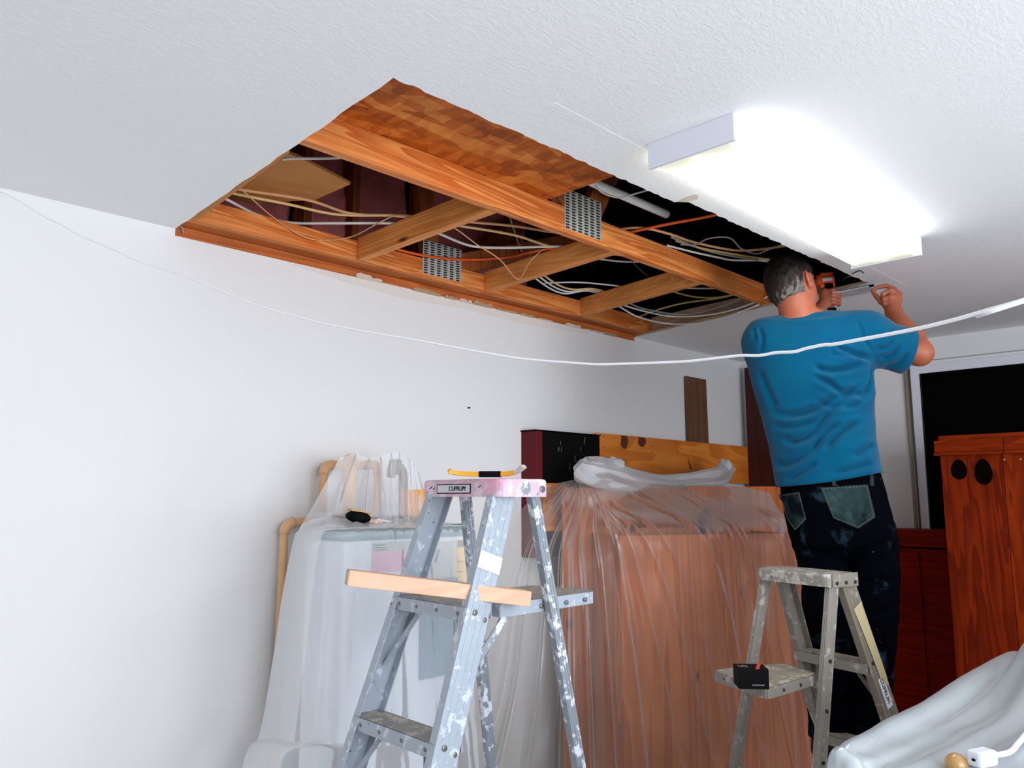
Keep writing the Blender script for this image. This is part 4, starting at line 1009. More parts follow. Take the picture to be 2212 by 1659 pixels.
# middle sheet over crate and plywood, gathered along the top
def fr(a, out, z): return np.array([a[0] - kn[0] * out, a[1] - kn[1] * out, z])
ks = lambda u: k0 + (k1 - k0) * u
rows = [
    [q(1178, 1050, 2.46), q(1212, 1043, 2.45), q(1244, 1038, 2.44), P2(ks(-.06) + kn * .30, 1.555), P2(ks(.05) + kn * .30, 1.555), P2(ks(.25) + kn * .30, 1.55), P2(ks(.5) + kn * .30, 1.552), P2(ks(.68) + kn * .28, 1.578), P2(ks(.84) + kn * .27, 1.556), P2(ks(1.08) + kn * .27, 1.515)],
    [q(1120, 1110, 2.44), q(1168, 1100, 2.40), q(1225, 1095, 2.36), q(1270, 1092, 2.30), fr(ks(0.02), -.15, 1.45), fr(ks(0.28), -.17, 1.45), fr(ks(.55), -.17, 1.45), fr(ks(.75), -.17, 1.45), fr(ks(.9), -.17, 1.45), fr(ks(1.05), -.17, 1.45)],
    [q(1085, 1190, 2.42), q(1135, 1190, 2.36), q(1190, 1185, 2.30), q(1255, 1178, 2.22), fr(ks(-.01), .012, 1.352), fr(ks(.26), .012, 1.35), fr(ks(.55), .012, 1.35), fr(ks(.75), .012, 1.35), fr(ks(.9), .012, 1.35), fr(ks(1.01), .012, 1.34)],
    [q(1065, 1290, 2.38), q(1120, 1290, 2.31), q(1185, 1290, 2.24), q(1255, 1290, 2.15), fr(ks(-.02), .04, 1.15), fr(ks(.26), .03, 1.15), fr(ks(.54), .03, 1.15), fr(ks(.75), .03, 1.15), fr(ks(.92), .03, 1.15), fr(ks(1.04), .02, 1.15)],
    [q(1045, 1480, 2.33), q(1110, 1480, 2.25), q(1180, 1480, 2.17), q(1255, 1480, 2.09), fr(ks(-.03), .09, .75), fr(ks(.26), .07, .75), fr(ks(.53), .06, .75), fr(ks(.74), .05, .75), fr(ks(.92), .05, .75), fr(ks(1.05), .04, .75)],
    [(1.98, 2.30, .35), (2.12, 2.20, .35), (2.28, 2.13, .35), (2.46, 2.06, .35), fr(ks(-.05), .13, .35), fr(ks(.25), .11, .35), fr(ks(.52), .10, .35), fr(ks(.73), .08, .35), fr(ks(.92), .08, .35), fr(ks(1.06), .07, .35)],
    [(1.97, 2.24, .01), (2.11, 2.14, .01), (2.27, 2.07, .01), (2.44, 2.00, .01), fr(ks(-.06), .18, .01), fr(ks(.24), .16, .01), fr(ks(.52), .14, .01), fr(ks(.73), .12, .01), fr(ks(.92), .12, .01), fr(ks(1.07), .10, .01)],
]
def fold_b(U, V):
    gr = np.clip(V / 0.4, 0.1, 1)
    d = 0; r_b = random.Random(12)
    main = [(0.30, 0.0, .030, .006), (0.335, .02, .022, .005), (0.22, -.08, .02, .008), (0.14, -.10, .02, .009), (.385, .06, .020, .005), (.43, .10, .022, .006),
            (.455, .19, .026, .005), (.49, .27, .018, .005), (.53, .30, .016, .005), (.61, .30, .014, .006), (.27, -.02, .016, .005), (.72, .25, .008, .006)]
    for _ in range(12):
        c = r_b.uniform(.08, .62); main.append((c, (c - .3) * .9 + r_b.uniform(-.03, .05), r_b.uniform(.004, .009), r_b.uniform(.004, .009)))
    for _ in range(8):
        c = r_b.uniform(.62, .95); main.append((c, r_b.uniform(.0, .3), r_b.uniform(.002, .005), r_b.uniform(.004, .007)))
    for c, s, a, w in main:
        d = d + a * gr * ridge(U, c + s * (V - .35), w * (0.6 + 0.8 * V))
    return d + .012 * np.sin(U * 23 + 2 * V) * gr
sb_ = sheet(rows, 520, 150, fold_b, 0.003, 9, 'plastic_sheet', M['sheet_b'])
tag(sb_, 'clear plastic sheet fanning down over the plywood crate, bunched along its top', 'plastic sheet', 'plastic dust sheets')
# the gathered roll of spare plastic along its top edge
path = cat([q(1248, 1004, 2.36), q(1268, 1020, 2.34), q(1310, 1026, 2.33), q(1370, 1042, 2.30), q(1440, 1054, 2.28), q(1500, 1050, 2.28), q(1545, 1036, 2.30), q(1572, 1010, 2.34)], 90)
v = []; f = []; nn = 40
tg = np.gradient(path, axis=0)
for i, p in enumerate(path):
    u = i / 89; t = nrm(tg[i]); a = nrm(np.cross(t, (0, 0, 1))); b = np.cross(a, t)
    r = 0.036 + 0.046 * math.sin(math.pi * min(1, u * 1.05)) ** 0.8 + 0.012 * math.sin(9 * u)
    r *= (1 if u < 0.9 else 1.0 + 1.2 * (u - .9))
    for k in range(nn):
        an = 2 * math.pi * k / nn
        w = 1 + 0.20 * math.sin(4 * an + 3 * u) + 0.30 * mnoise.noise((math.cos(an) * 1.3, math.sin(an) * 1.3, u * 3)) + .10 * mnoise.noise((math.cos(an) * 3, math.sin(an) * 3, u * 8))
        v.append(p + (a * math.cos(an) * 0.9 + b * math.sin(an) * 0.8) * r * w)
for i in range(89):
    for k in range(nn): f.append((i * nn + k, i * nn + (k + 1) % nn, (i + 1) * nn + (k + 1) % nn, (i + 1) * nn + k))
np_obj('gathered_roll', v, f, M['sheet_roll'], sb_)
for (cx_, cy_, rx, rz, sd) in ((1285, 1012, .07, .035, 1), (1330, 1010, .05, .045, 2), (1565, 1012, .035, .05, 3)):
    bm = BM(); ball(bm, (0, 0, 0), 1, 1, 1, 26)
    for vv in bm.verts:
        k = 1 + .35 * mnoise.noise(vv.co * 2.2 + Vector((sd, 0, 0))) + .2 * mnoise.noise(vv.co * 6 + Vector((0, sd, 0)))
        vv.co *= k
    bmesh.ops.transform(bm, matrix=Matrix.Translation(Vector(q(cx_, cy_, 2.33))) @ Matrix.Diagonal((rx, .04, rz, 1)), verts=bm.verts)
    obj('crumpled_end', bm, M['sheet_roll'], sb_, smooth=True)

# workbench under the right-hand sheet
M['bench'] = wood('bench_wood', (190, 160, 124), (160, 126, 90), 0, 4)
wbn = thing('workbench', 'bench hidden under cloudy plastic in lower right corner', 'table', (2.2, 0.2, 0))
bm = BM(); box(bm, 1.60, 2.75, -0.45, 0.68, 0.93, 0.965); obj('tabletop', bm, M['bench'], wbn, bevel=0.003)
for x in (1.66, 2.68):
    for y in (-0.38, 0.61):
        bm = BM(); box(bm, x - .035, x + .035, y - .035, y + .035, 0, 0.93); obj('leg', bm, M['bench'], wbn)
bm = BM(); box(bm, 2.42, 2.70, 0.12, 0.40, 0.966, 1.10)
tag(obj('carton', bm, plain('cardboard', (190, 140, 96), 0.8), bevel=0.003), 'cardboard carton under the cloudy plastic mound at right edge', 'box')
def rowc(x, zl, ys, zs_): return [(x, y, z) for y, z in zip(ys, zs_)]
ys = [0.712, 0.706, 0.700, 0.62, 0.50, 0.36, 0.20, 0.0, -0.25, -0.55]
rows = [
    [(2.90, y, z) for y, z in zip(ys, [.2, .6, .95, 1.0, 1.14, 1.25, 1.27, 1.22, 1.05, .98])],
    [(2.72, y, z) for y, z in zip(ys, [.2, .6, .985, 1.06, 1.22, 1.30, 1.30, 1.24, 1.06, .99])],
    [(2.45, y, z) for y, z in zip(ys, [.2, .6, .998, 1.02, 1.10, 1.18, 1.22, 1.18, 1.03, .985])],
    [(2.15, y, z) for y, z in zip(ys, [.2, .6, .995, .992, 1.005, 1.03, 1.05, 1.04, 1.0, .98])],
    [(1.90, y, z) for y, z in zip(ys, [.2, .6, .993, .985, .984, .99, .995, .99, .985, .98])],
    [(1.70, y, z) for y, z in zip(ys, [.2, .6, .99, .983, .98, .98, .98, .98, .98, .98])],
    [(1.585, y, z) for y, z in zip(ys, [.2, .6, .985, .98, .978, .978, .978, .978, .978, .978])],
    [(1.565, y, z) for y, z in zip(ys, [.2, .55, .955, .95, .948, .948, .948, .948, .948, .948])],
    [(1.55, y, z) for y, z in zip(ys, [.15, .4, .7, .7, .7, .7, .7, .7, .7, .7])],
    [(1.52, y, z) for y, z in zip(ys, [.05, .15, .3, .3, .3, .3, .3, .3, .3, .3])],
]
def fold_c(U, V):
    d = 0
    top = np.clip((U - .2) / .08, 0, 1)
    for c, s, a, w in ((.30, .25, .010, .02), (.36, .38, .014, .02), (.42, .5, .012, .02), (.5, .55, .014, .022), (.58, .6, .012, .02), (.66, .65, .012, .025), (.76, .5, .012, .02), (.26, .1, .008, .015)):
        d = d + a * top * ridge(U, c + s * (.65 - V) * .5, w * (1.6 - V))
    return d
sc_ = sheet(rows, 150, 150, fold_c, 0.007, 21, 'plastic_sheet', M['sheet_c'])
tag(sc_, 'cloudy white plastic sheet over a bench in the lower right corner', 'plastic sheet', 'plastic dust sheets')

# socket block and its cord on the bench sheet
sz = 1.012
so = thing('socket_block', 'white socket block with amber round end on the cloudy plastic', 'socket', P(2120, 1645, Z=sz))
u0, u1 = P(2085, 1655, Z=sz), P(2172, 1638, Z=sz); d_ = nrm(u1 - u0); d_[2] = 0; s_ = np.cross((0, 0, 1), d_)
c_ = P(2122, 1646, Z=sz) + np.array([0, 0, .008])
bm = BM(); obox(bm, c_, d_, s_, (0, 0, 1), 0.050, 0.032, 0.028); obj('block', bm, M['white_metal'], so, bevel=0.006)
fn = nrm(np.array([c_[0], c_[1], 0]) * -1); bm = BM()
for px, py in ((2105, 1641), (2122, 1644)):
    h_ = P(px, py, D=math.hypot(*(c_[:2])) - 0.02); obox(bm, h_ , d_, (0, 0, 1), s_, 0.007, 0.004, 0.006)
obj('slot', bm, M['black'], so)
tq = NT('amber_glass'); tq.setc(s2l((214, 168, 104))); tq.rough(0.15, 0.6); tq.b.inputs['Transmission Weight'].default_value = 0.35
bm = BM(); ball(bm, P(2066, 1652, D=math.hypot(*(c_[:2])) - .005), .021, seg=20); obj('amber_end', bm, tq.m, so, smooth=True)
cp = [c_ + d_ * 0.02, P(2180, 1625, Z=1.02), P(2200, 1605, Z=1.025), P(2225, 1578, Z=1.03), P(2275, 1545, Z=1.04)]
bm = BM(); tube(bm, cat(cp, 24), 0.0052, 10); obj('cord', bm, M['white_metal'], so, smooth=True)

# long white wire slung across the room, from left wall to the near right
wp = [(0, 415), (20, 422), (60, 446), (90, 465), (135, 487), (170, 508), (235, 535), (300, 565), (380, 590), (440, 612), (545, 656), (640, 683), (700, 699), (800, 718), (890, 733), (960, 746), (1020, 757), (1100, 771), (1160, 778), (1230, 783), (1290, 787), (1370, 785), (1430, 783), (1490, 780), (1560, 772), (1600, 768), (1640, 768), (1675, 762), (1715, 760), (1740, 753), (1780, 745), (1800, 744), (1850, 735), (1920, 722), (1990, 708), (2060, 691), (2130, 671), (2212, 648), (2300, 622)]
pts = []
for px, py in wp:
    if px < 5: D = math.hypot(0.56, YW - .01) * 0.995
    else: D = 1 / (1 / 2.68 + (1 / 1.16 - 1 / 2.68) * px / 2212)
    pts.append(P(px, py, D=D))
pts += [np.array((1.35, -0.9, 2.02)), np.array((1.75, YR + .004, 2.33))]
bm = BM(); tube(bm, cat(pts, 240), np.linspace(.0016, .0030, 240), 8)
tag(obj('hanging_wire', bm, plain('bright_white_wire', (250, 250, 252), .4, .5, var=.02, bump=0), smooth=True), 'long white wire slung across the whole room in front of the man', 'wire')
bm = BM(); tube(bm, cat([P(383, 487, Y=YW - .004), P(393, 491, Y=YW - .012), P(396, 505, Y=YW - .004)], 10), 0.003, 6)
tag(obj('wire_stub', bm, M['grey_cable'], smooth=True), 'tiny grey wire end poking out at the near corner of opening', 'wire')
bm = BM(); c_ = P(1011, 881, Y=YW); tube(bm, [c_, c_ - np.array([0, .012, 0])], 0.004, 8)
tag(obj('nail', bm, M['rivet_dark']), 'single small dark nail in the white left wall', 'nail')

# ------------------------------------------------------------------ the man on the ladder
MD = 3.25
fa = P(1790, 1300, D=MD); al = math.atan2(fa[1], fa[0])
MF = np.array([math.cos(al), math.sin(al), 0]); MR = np.array([math.sin(al), -math.cos(al), 0]); MU = np.array([0, 0, 1.0])
MO = np.array([fa[0], fa[1], 0.0])
def loc(p): d = np.array(p) - MO; return np.array([d @ MR, d @ MF, d[2]])
def m(px, py, dD=0.0): return loc(P(px, py, D=MD + dD))
def wld(v): v = np.asarray(v); return MO + v[..., :1] * MR + v[..., 1:2] * MF + v[..., 2:3] * MU

class SDF:
    def __init__(s, lo, hi, h):
        s.lo = np.array(lo, float); s.h = h
        s.n = (np.ceil((np.array(hi) - s.lo) / h)).astype(int) + 1
        s.f = np.full(s.n, 1.0, np.float32)
        s.ax = [s.lo[i] + h * np.arange(s.n[i]) for i in range(3)]
    def block(s, lo, hi, pad=0.07):
        a = np.maximum(((np.array(lo) - pad - s.lo) / s.h).astype(int), 0); b = np.minimum(((np.array(hi) + pad - s.lo) / s.h).astype(int) + 2, s.n)
        sl = tuple(slice(int(a[i]), int(max(b[i], a[i]))) for i in range(3))
        X, Y, Z = np.meshgrid(*[s.ax[i][sl[i]].astype(np.float32) for i in range(3)], indexing='ij')
        return sl, X, Y, Z
    def add(s, sl, d, k=0.02, sub=False):
        g = s.f[sl]
        if sub:
            hh = np.maximum(k - np.abs(g + d), 0) / k; s.f[sl] = np.maximum(g, -d) + hh * hh * k / 4
        else:
            hh = np.maximum(k - np.abs(g - d), 0) / k; s.f[sl] = np.minimum(g, d) - hh * hh * k / 4
    def cone(s, a, b, ra, rb, k=0.02, sub=False):
        a = np.array(a, float); b = np.array(b, float); r = max(ra, rb)
        sl, X, Y, Z = s.block(np.minimum(a, b) - r, np.maximum(a, b) + r)
        ab = b - a; L2 = ab @ ab + 1e-9
        t = np.clip(((X - a[0]) * ab[0] + (Y - a[1]) * ab[1] + (Z - a[2]) * ab[2]) / L2, 0, 1)
        d = np.sqrt((X - a[0] - t * ab[0]) ** 2 + (Y - a[1] - t * ab[1]) ** 2 + (Z - a[2] - t * ab[2]) ** 2) - (ra + (rb - ra) * t)
        s.add(sl, d, k, sub)
    def ell(s, c, axes, rad, k=0.02, cut=None, sub=False):
        c = np.array(c, float); r = max(rad)
        sl, X, Y, Z = s.block(c - r, c + r)
        q_ = [(X - c[0]) * a[0] + (Y - c[1]) * a[1] + (Z - c[2]) * a[2] for a in axes]
        d = (np.sqrt(sum((q_[i] / rad[i]) ** 2 for i in range(3))) - 1) * min(rad)
        if cut is not None: d = np.maximum(d, cut(*q_))
        s.add(sl, d, k, sub)
    def loft(s, rows, k=0.03, grow=0.0, power=2.3):
        """rows: (z, r centre, r half, f centre, f half) from top to bottom"""
        rows = sorted(rows); T = np.array(rows)
        rm = T[:, 2].max() + 0.05; fm = T[:, 4].max() + .05
        sl, X, Y, Z = s.block((T[:, 1].min() - rm, T[:, 3].min() - fm, T[0, 0]), (T[:, 1].max() + rm, T[:, 3].max() + fm, T[-1, 0]), 0.03)
        zz = Z[0, 0, :]; I = [np.interp(zz, T[:, 0], T[:, i]).astype(np.float32) for i in range(1, 5)]
        wr, wf = I[1] + grow, I[3] + grow
        d = ((np.abs((X - I[0]) / wr) ** power + np.abs((Y - I[2]) / wf) ** power) ** (1 / power) - 1) * np.minimum(wr, wf)
        d = np.maximum(d, np.maximum(Z - T[-1, 0], T[0, 0] - Z))
        s.add(sl, d, k)
    def mesh(s):
        f = s.f; ins = f < 0
        n = f.shape
        c = np.zeros((n[0] - 1, n[1] - 1, n[2] - 1), np.int8)
        for dx in (0, 1):
            for dy in (0, 1):
                for dz in (0, 1): c += ins[dx:n[0] - 1 + dx, dy:n[1] - 1 + dy, dz:n[2] - 1 + dz]
        cells = np.argwhere((c > 0) & (c < 8))
        idx = np.full(c.shape, -1, np.int64); idx[tuple(cells.T)] = np.arange(len(cells))
        acc = np.zeros((len(cells), 3)); cnt = np.zeros(len(cells))
        corners = [(0, 0, 0), (1, 0, 0), (0, 1, 0), (1, 1, 0), (0, 0, 1), (1, 0, 1), (0, 1, 1), (1, 1, 1)]
        val = [f[cells[:, 0] + a, cells[:, 1] + b, cells[:, 2] + c_] for a, b, c_ in corners]
        for i in range(8):
            for bit in (1, 2, 4):
                if i & bit: continue
                j = i | bit; a, b = val[i], val[j]; mk = (a < 0) != (b < 0)
                t = np.where(mk, a / np.where(mk, a - b, 1), 0)
                p = np.array(corners[i]) + t[:, None] * (np.array(corners[j]) - np.array(corners[i]))
                acc[mk] += p[mk]; cnt[mk] += 1
        v = s.lo + (cells + acc / cnt[:, None]) * s.h
        quads = []
        for ax in range(3):
            sa_ = [slice(None)] * 3; sb2 = [slice(None)] * 3
            sa_[ax] = slice(0, n[ax] - 1); sb2[ax] = slice(1, n[ax])
            e = np.argwhere(ins[tuple(sa_)] != ins[tuple(sb2)])
            o1, o2 = [(1, 2), (2, 0), (0, 1)][ax]
            e = e[(e[:, o1] > 0) & (e[:, o2] > 0) & (e[:, o1] < n[o1] - 1) & (e[:, o2] < n[o2] - 1)]
            fl = ins[tuple(e.T)]
            def g(d1, d2):
                w = e.copy(); w[:, o1] -= d1; w[:, o2] -= d2; return idx[tuple(w.T)]
            Q = np.stack([g(1, 1), g(0, 1), g(0, 0), g(1, 0)], 1)
            Q[~fl] = Q[~fl][:, ::-1]
            quads.append(Q)
        Q = np.concatenate(quads); Q = Q[(Q >= 0).all(1)]
        return v, Q
def smooth(v, Q, it=2, lam=0.5):
    e = np.concatenate([Q[:, [0, 1]], Q[:, [1, 2]], Q[:, [2, 3]], Q[:, [3, 0]]]); e = np.concatenate([e, e[:, ::-1]])
    for _ in range(it):
        a = np.zeros_like(v); c = np.zeros(len(v))
        np.add.at(a, e[:, 0], v[e[:, 1]]); np.add.at(c, e[:, 0], 1)
        v = v + lam * (a / np.maximum(c, 1)[:, None] - v)
    return v
def vnormals(v, Q):
    n = np.cross(v[Q[:, 2]] - v[Q[:, 0]], v[Q[:, 3]] - v[Q[:, 1]]); a = np.zeros_like(v)
    for i in range(4): np.add.at(a, Q[:, i], n)
    return a / (np.linalg.norm(a, axis=1, keepdims=True) + 1e-12)
def keep(v, Q, mask):
    Q = Q[mask[Q].all(1)]; used = np.unique(Q); mp = np.full(len(v), -1); mp[used] = np.arange(len(used))
    return v[used], mp[Q]

def rows_px(tab, dD=0.0):
    out = []
    for py, l, r, wf, cf in tab:
        a = m(l, py, dD); b = m(r, py, dD); c = (a + b) / 2
        out.append((c[2], c[0], (b[0] - a[0]) / 2, c[1] + cf, wf))
    return out
torso = rows_px([(700, 1650, 1850, .085, .01), (725, 1618, 1884, .105, .01), (760, 1611, 1887, .122, .01), (800, 1617, 1890, .128, .01), (850, 1630, 1891, .125, .01), (900, 1644, 1890, .122, .01),
                 (950, 1657, 1894, .122, .01), (1000, 1667, 1903, .126, .01), (1030, 1672, 1910, .130, .01), (1070, 1680, 1918, .130, .01)])
hips = rows_px([(1005, 1684, 1896, .112, .01), (1060, 1686, 1914, .126, .01), (1110, 1693, 1928, .135, .01), (1150, 1702, 1937, .132, .01), (1185, 1714, 1942, .118, .01)])
legL = rows_px([(1130, 1700, 1822, .105, .01), (1190, 1716, 1834, .10, .01), (1260, 1731, 1838, .092, .01), (1340, 1733, 1839, .082, .0), (1420, 1737, 1838, .074, -.01), (1520, 1743, 1838, .068, -.03), (1592, 1746, 1838, .066, -.04)])
legR = rows_px([(1130, 1820, 1935, .105, .01), (1190, 1828, 1943, .10, .01), (1260, 1832, 1946, .092, .01), (1340, 1836, 1942, .082, 0), (1420, 1836, 1934, .074, -.01), (1520, 1834, 1926, .068, -.03), (1592, 1834, 1922, .066, -.04)])
neck0, neck1 = m(1728, 700, .01), m(1712, 640, 0.0)
# head frame (turned to his right, tipped to his left)
yaw, tip = R(32), R(10)
hf = np.array([math.sin(yaw), math.cos(yaw), 0.10]); hf /= np.linalg.norm(hf)
hu0 = np.array([-math.sin(tip), 0, math.cos(tip)]); hr = nrm(np.cross(hf, hu0)); hu = np.cross(hr, hf)
hc = m(1707, 610, 0.0)
shL, shR = m(1655, 738, 0.0), m(1868, 728, 0.02)
elR, wrR, haR = m(1986, 762, 0.10), m(1931, 676, 0.27), m(1927, 643, 0.31)
elL, wrL, haL = m(1672, 742, 0.30), m(1775, 668, 0.42), m(1790, 642, 0.44)
G = ((-.45, -.24, 0.60), (.50, .62, 2.56))
body = SDF(G[0], G[1], 0.0052)
body.loft(torso, grow=-.034); body.loft(hips, grow=-.05, k=.02); body.loft(legL, grow=-.022, k=.02); body.loft(legR, grow=-.022, k=.02)
body.cone(neck0, neck1, .068, .062, .03)
body.cone(m(1700, 712, .0), m(1728, 690, .0), .05, .05, .03); body.cone(m(1830, 705, .01), m(1728, 690, .0), .05, .05, .03)
body.ell(hc, (hr, hf, hu), (.079, .101, .112), .02)                                   # cranium
body.ell(hc + hf * .035 - hu * .056, (hr, hf, hu), (.063, .072, .070), .03)           # jaw
body.cone(hc + hf * .098 - hu * .015, hc + hf * .116 - hu * .048, .010, .014, .015)   # nose
body.cone(hc + hf * .088 - hu * .105, hc + hf * .075 - hu * .10, .018, .02, .02)      # chin
for k in (-1, 1):
    body.ell(hc + hf * .088 + hr * k * .032 - hu * .008, (hr, hf, hu), (.014, .010, .009), .006)
    body.cone(hc + hf * .090 + hr * k * .018 + hu * .012, hc + hf * .080 + hr * k * .05 + hu * .012, .008, .007, .012)   # brow
    e0 = hc + hr * k * .084 - hf * .010 - hu * .014
    ea = nrm(hr * k * .55 - hf * .8)
    body.ell(e0 - hf * .006, (nrm(hr * k * .8 + hf * .55), nrm(-hf * .85 + hr * k * .5), nrm(hu - hf * .18)), (.0075, .019, .034), .008)
    body.cone(e0 - hu * .024 + hf * .006, e0 - hu * .032 + hf * .006, .009, .008, .008)  # lobe
body.cone(hc + hf * .100 - hu * .072 - hr * .02, hc + hf * .100 - hu * .072 + hr * .02, .007, .007, .008)  # lips
# arms
for a, e, w in ((shR, elR, wrR), (shL, elL, wrL)):
    body.cone(a, e, .062, .047, .03); body.cone(e, e + (w - e) * .3, .047, .049, .02); body.cone(e + (w - e) * .3, w, .049, .030, .02)
# right hand: palm, four curled fingers and a thumb pinching a strip
def finger(pts, r0, r1, k=.004):
    n = len(pts) - 1
    for i in range(n): body.cone(pts[i], pts[i + 1], r0 + (r1 - r0) * i / n, r0 + (r1 - r0) * (i + 1) / n, k)
body.cone(wrR, m(1927, 655, .29), .030, .030, .02); body.cone(m(1935, 645, .30), m(1920, 650, .30), .026, .026, .02); body.cone(m(1938, 636, .31), m(1916, 655, .29), .018, .018, .015)
finger([m(1934, 626, .31), m(1915, 617, .31), m(1899, 620, .305), m(1886, 626, .30)], .0105, .0080)
finger([m(1941, 634, .30), m(1923, 627, .275), m(1907, 635, .27), m(1906, 645, .28)], .0108, .0085)
finger([m(1942, 643, .29), m(1925, 640, .265), m(1909, 646, .265), m(1909, 655, .28)], .0102, .0082)
finger([m(1939, 653, .285), m(1924, 652, .262), m(1911, 656, .265), m(1911, 663, .28)], .0092, .0074)
finger([m(1918, 662, .28), m(1903, 652, .285), m(1893, 640, .295), m(1885, 630, .298)], .0125, .0085)
# left hand closed round the drill handle
body.cone(wrL, m(1786, 650, .43), .029, .030, .02); body.cone(m(1782, 634, .43), m(1790, 655, .43), .024, .024, .02)
for i in range(4):
    y = 627 + 9 * i
    finger([m(1780, y + 2, .43), m(1798, y, .405), m(1813, y + 3, .42), m(1812, y + 5, .455)], .0105 - .0006 * i, .0085)
finger([m(1776, 640, .44), m(1785, 624, .46), m(1800, 620, .475)], .012, .009)
# feet
for px in (1788, 1882):
    body.cone(m(px, 1600, -.06), m(px, 1618, -.02), .045, .04, .03); body.cone(m(px, 1618, -.02), m(px, 1628, .14), .04, .034, .03)
v, Q = body.mesh(); v = smooth(v, Q, 1)
tS = NT('skin')
fS = tS.noise(tS.coord(), 28, 5)
tS.setc(tS.mix(fS, s2l((152, 80, 54)), s2l((184, 106, 78)))); tS.rough(0.5, 0.4)
tS.b.inputs['Subsurface Weight'].default_value = 0.08
tS.bump(tS.noise(tS.coord(), 160, 3), 0.15, 0.002)
man = thing('person', 'man in blue t-shirt and worn dark jeans on ladder, drilling overhead', 'person', MO + MU * .66)
np_obj('body', wld(v), Q, tS.m, man)
for k in (-1, 1):
    bm = BM(); ball(bm, wld(hc + hf * .088 + hr * k * .032 - hu * .008), .0115, seg=12); obj('eye', bm, plain('eye_white', (226, 222, 214), .3, bump=0), man, smooth=True)

# hair: short, brown, top darkened by painted-in shade, grey round the back and sides
hair = SDF(hc - .17, hc + .17, 0.004)
cutf = lambda a, b, c: np.maximum(np.maximum((b * 1.0 - c * .75) / 1.25 - .030, -(c + .080 - 0.22 * a)), np.where((np.abs(a) > .066) & (c < .012) & (b > -.035), 0.02, -1))
hair.ell(hc + hu * .002 - hf * .003, (hr, hf, hu), (.0895, .1105, .1205), .01, cutf)
hv, hq = hair.mesh(); hv = smooth(hv, hq, 3)
hn = vnormals(hv, hq)
dn = np.array([mnoise.noise(Vector(p * 45)) for p in hv]); hv = hv + hn * (dn * .004)[:, None]
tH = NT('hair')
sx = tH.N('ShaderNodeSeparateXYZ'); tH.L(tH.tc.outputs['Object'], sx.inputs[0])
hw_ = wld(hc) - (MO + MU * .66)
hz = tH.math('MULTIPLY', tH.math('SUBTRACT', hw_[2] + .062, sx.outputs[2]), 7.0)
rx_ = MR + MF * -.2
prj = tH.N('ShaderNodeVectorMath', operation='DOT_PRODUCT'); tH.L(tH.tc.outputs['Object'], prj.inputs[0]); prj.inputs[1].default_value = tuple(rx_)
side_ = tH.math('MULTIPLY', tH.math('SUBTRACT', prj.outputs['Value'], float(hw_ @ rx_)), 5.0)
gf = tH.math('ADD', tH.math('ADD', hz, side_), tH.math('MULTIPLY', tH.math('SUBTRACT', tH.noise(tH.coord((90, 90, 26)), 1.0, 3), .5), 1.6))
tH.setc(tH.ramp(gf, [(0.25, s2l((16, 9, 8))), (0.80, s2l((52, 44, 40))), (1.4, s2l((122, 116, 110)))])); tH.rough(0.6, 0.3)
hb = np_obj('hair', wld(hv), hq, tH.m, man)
sel = rng.choice(len(hv), 9000, replace=True); bv = []; bf = []
for i in sel:
    p = hv[i] + rng.normal(0, .001, 3); n = hn[i]; d_ = -hu * .8 - hf * .35 + rng.normal(0, .3, 3); d_ = d_ - n * (d_ @ n); d_ = nrm(d_) + n * rng.uniform(.12, .45)
    s_ = nrm(np.cross(d_, n)) * .0006; L_ = rng.uniform(.008, .016); b0 = len(bv)
    if p @ hu - hc @ hu < -.06: L_ *= .5
    bv += [p - s_, p + s_, p + d_ * L_]; bf.append((b0, b0 + 1, b0 + 2))
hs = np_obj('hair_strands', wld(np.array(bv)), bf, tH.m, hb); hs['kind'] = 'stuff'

# t-shirt
shirt = SDF(G[0], G[1], 0.0060)
shirt.loft(torso, k=.03)
shirt.cone(m(1648, 728, .0), m(1728, 694, .005), .062, .050, .05); shirt.cone(m(1876, 712, .01), m(1735, 694, .005), .066, .050, .05)
slR = shR + (elR - shR) * .80; slL = shL + (elL - shL) * .70
shirt.cone(shR, slR + (elR - shR) * .2, .082, .077, .05); shirt.cone(shL, slL + (elL - shL) * .2, .076, .07, .05)
shirt.cone(m(1884, 740, .02), m(1960, 770, .08), .07, .068, .03)
v, Q = shirt.mesh(); v = smooth(v, Q, 2)
n = vnormals(v, Q)
def groove(pts, depth, w, raised=.30):
    """a crease drawn on the back: pressed in along the line, puffed out beside it"""
    L_ = cat([m(*p)[[0, 2]] for p in pts], 40); dd = np.full(len(v), 9.0); sg = np.zeros(len(v)); tt = np.zeros(len(v))
    x = v[:, [0, 2]]
    for i in range(39):
        a, b = L_[i], L_[i + 1]; ab = b - a; t = np.clip(((x - a) @ ab) / (ab @ ab + 1e-12), 0, 1)
        e = x - a - t[:, None] * ab; d = np.linalg.norm(e, axis=1); mk = d < dd
        dd[mk] = d[mk]; sg[mk] = (e @ np.array([-ab[1], ab[0]]))[mk] > 0; tt[mk] = (i + t[mk]) / 39
    fade = np.clip(np.minimum(tt, 1 - tt) * 5, 0, 1) * np.clip((-n[:, 1] + .25) * 1.6, 0, 1)
    return fade * (-depth * np.exp(-(dd / w) ** 2) + raised * depth * np.exp(-((dd - 1.9 * w) / (1.1 * w)) ** 2) * np.where(sg > 0, .6, 1))
dsp = np.zeros(len(v))
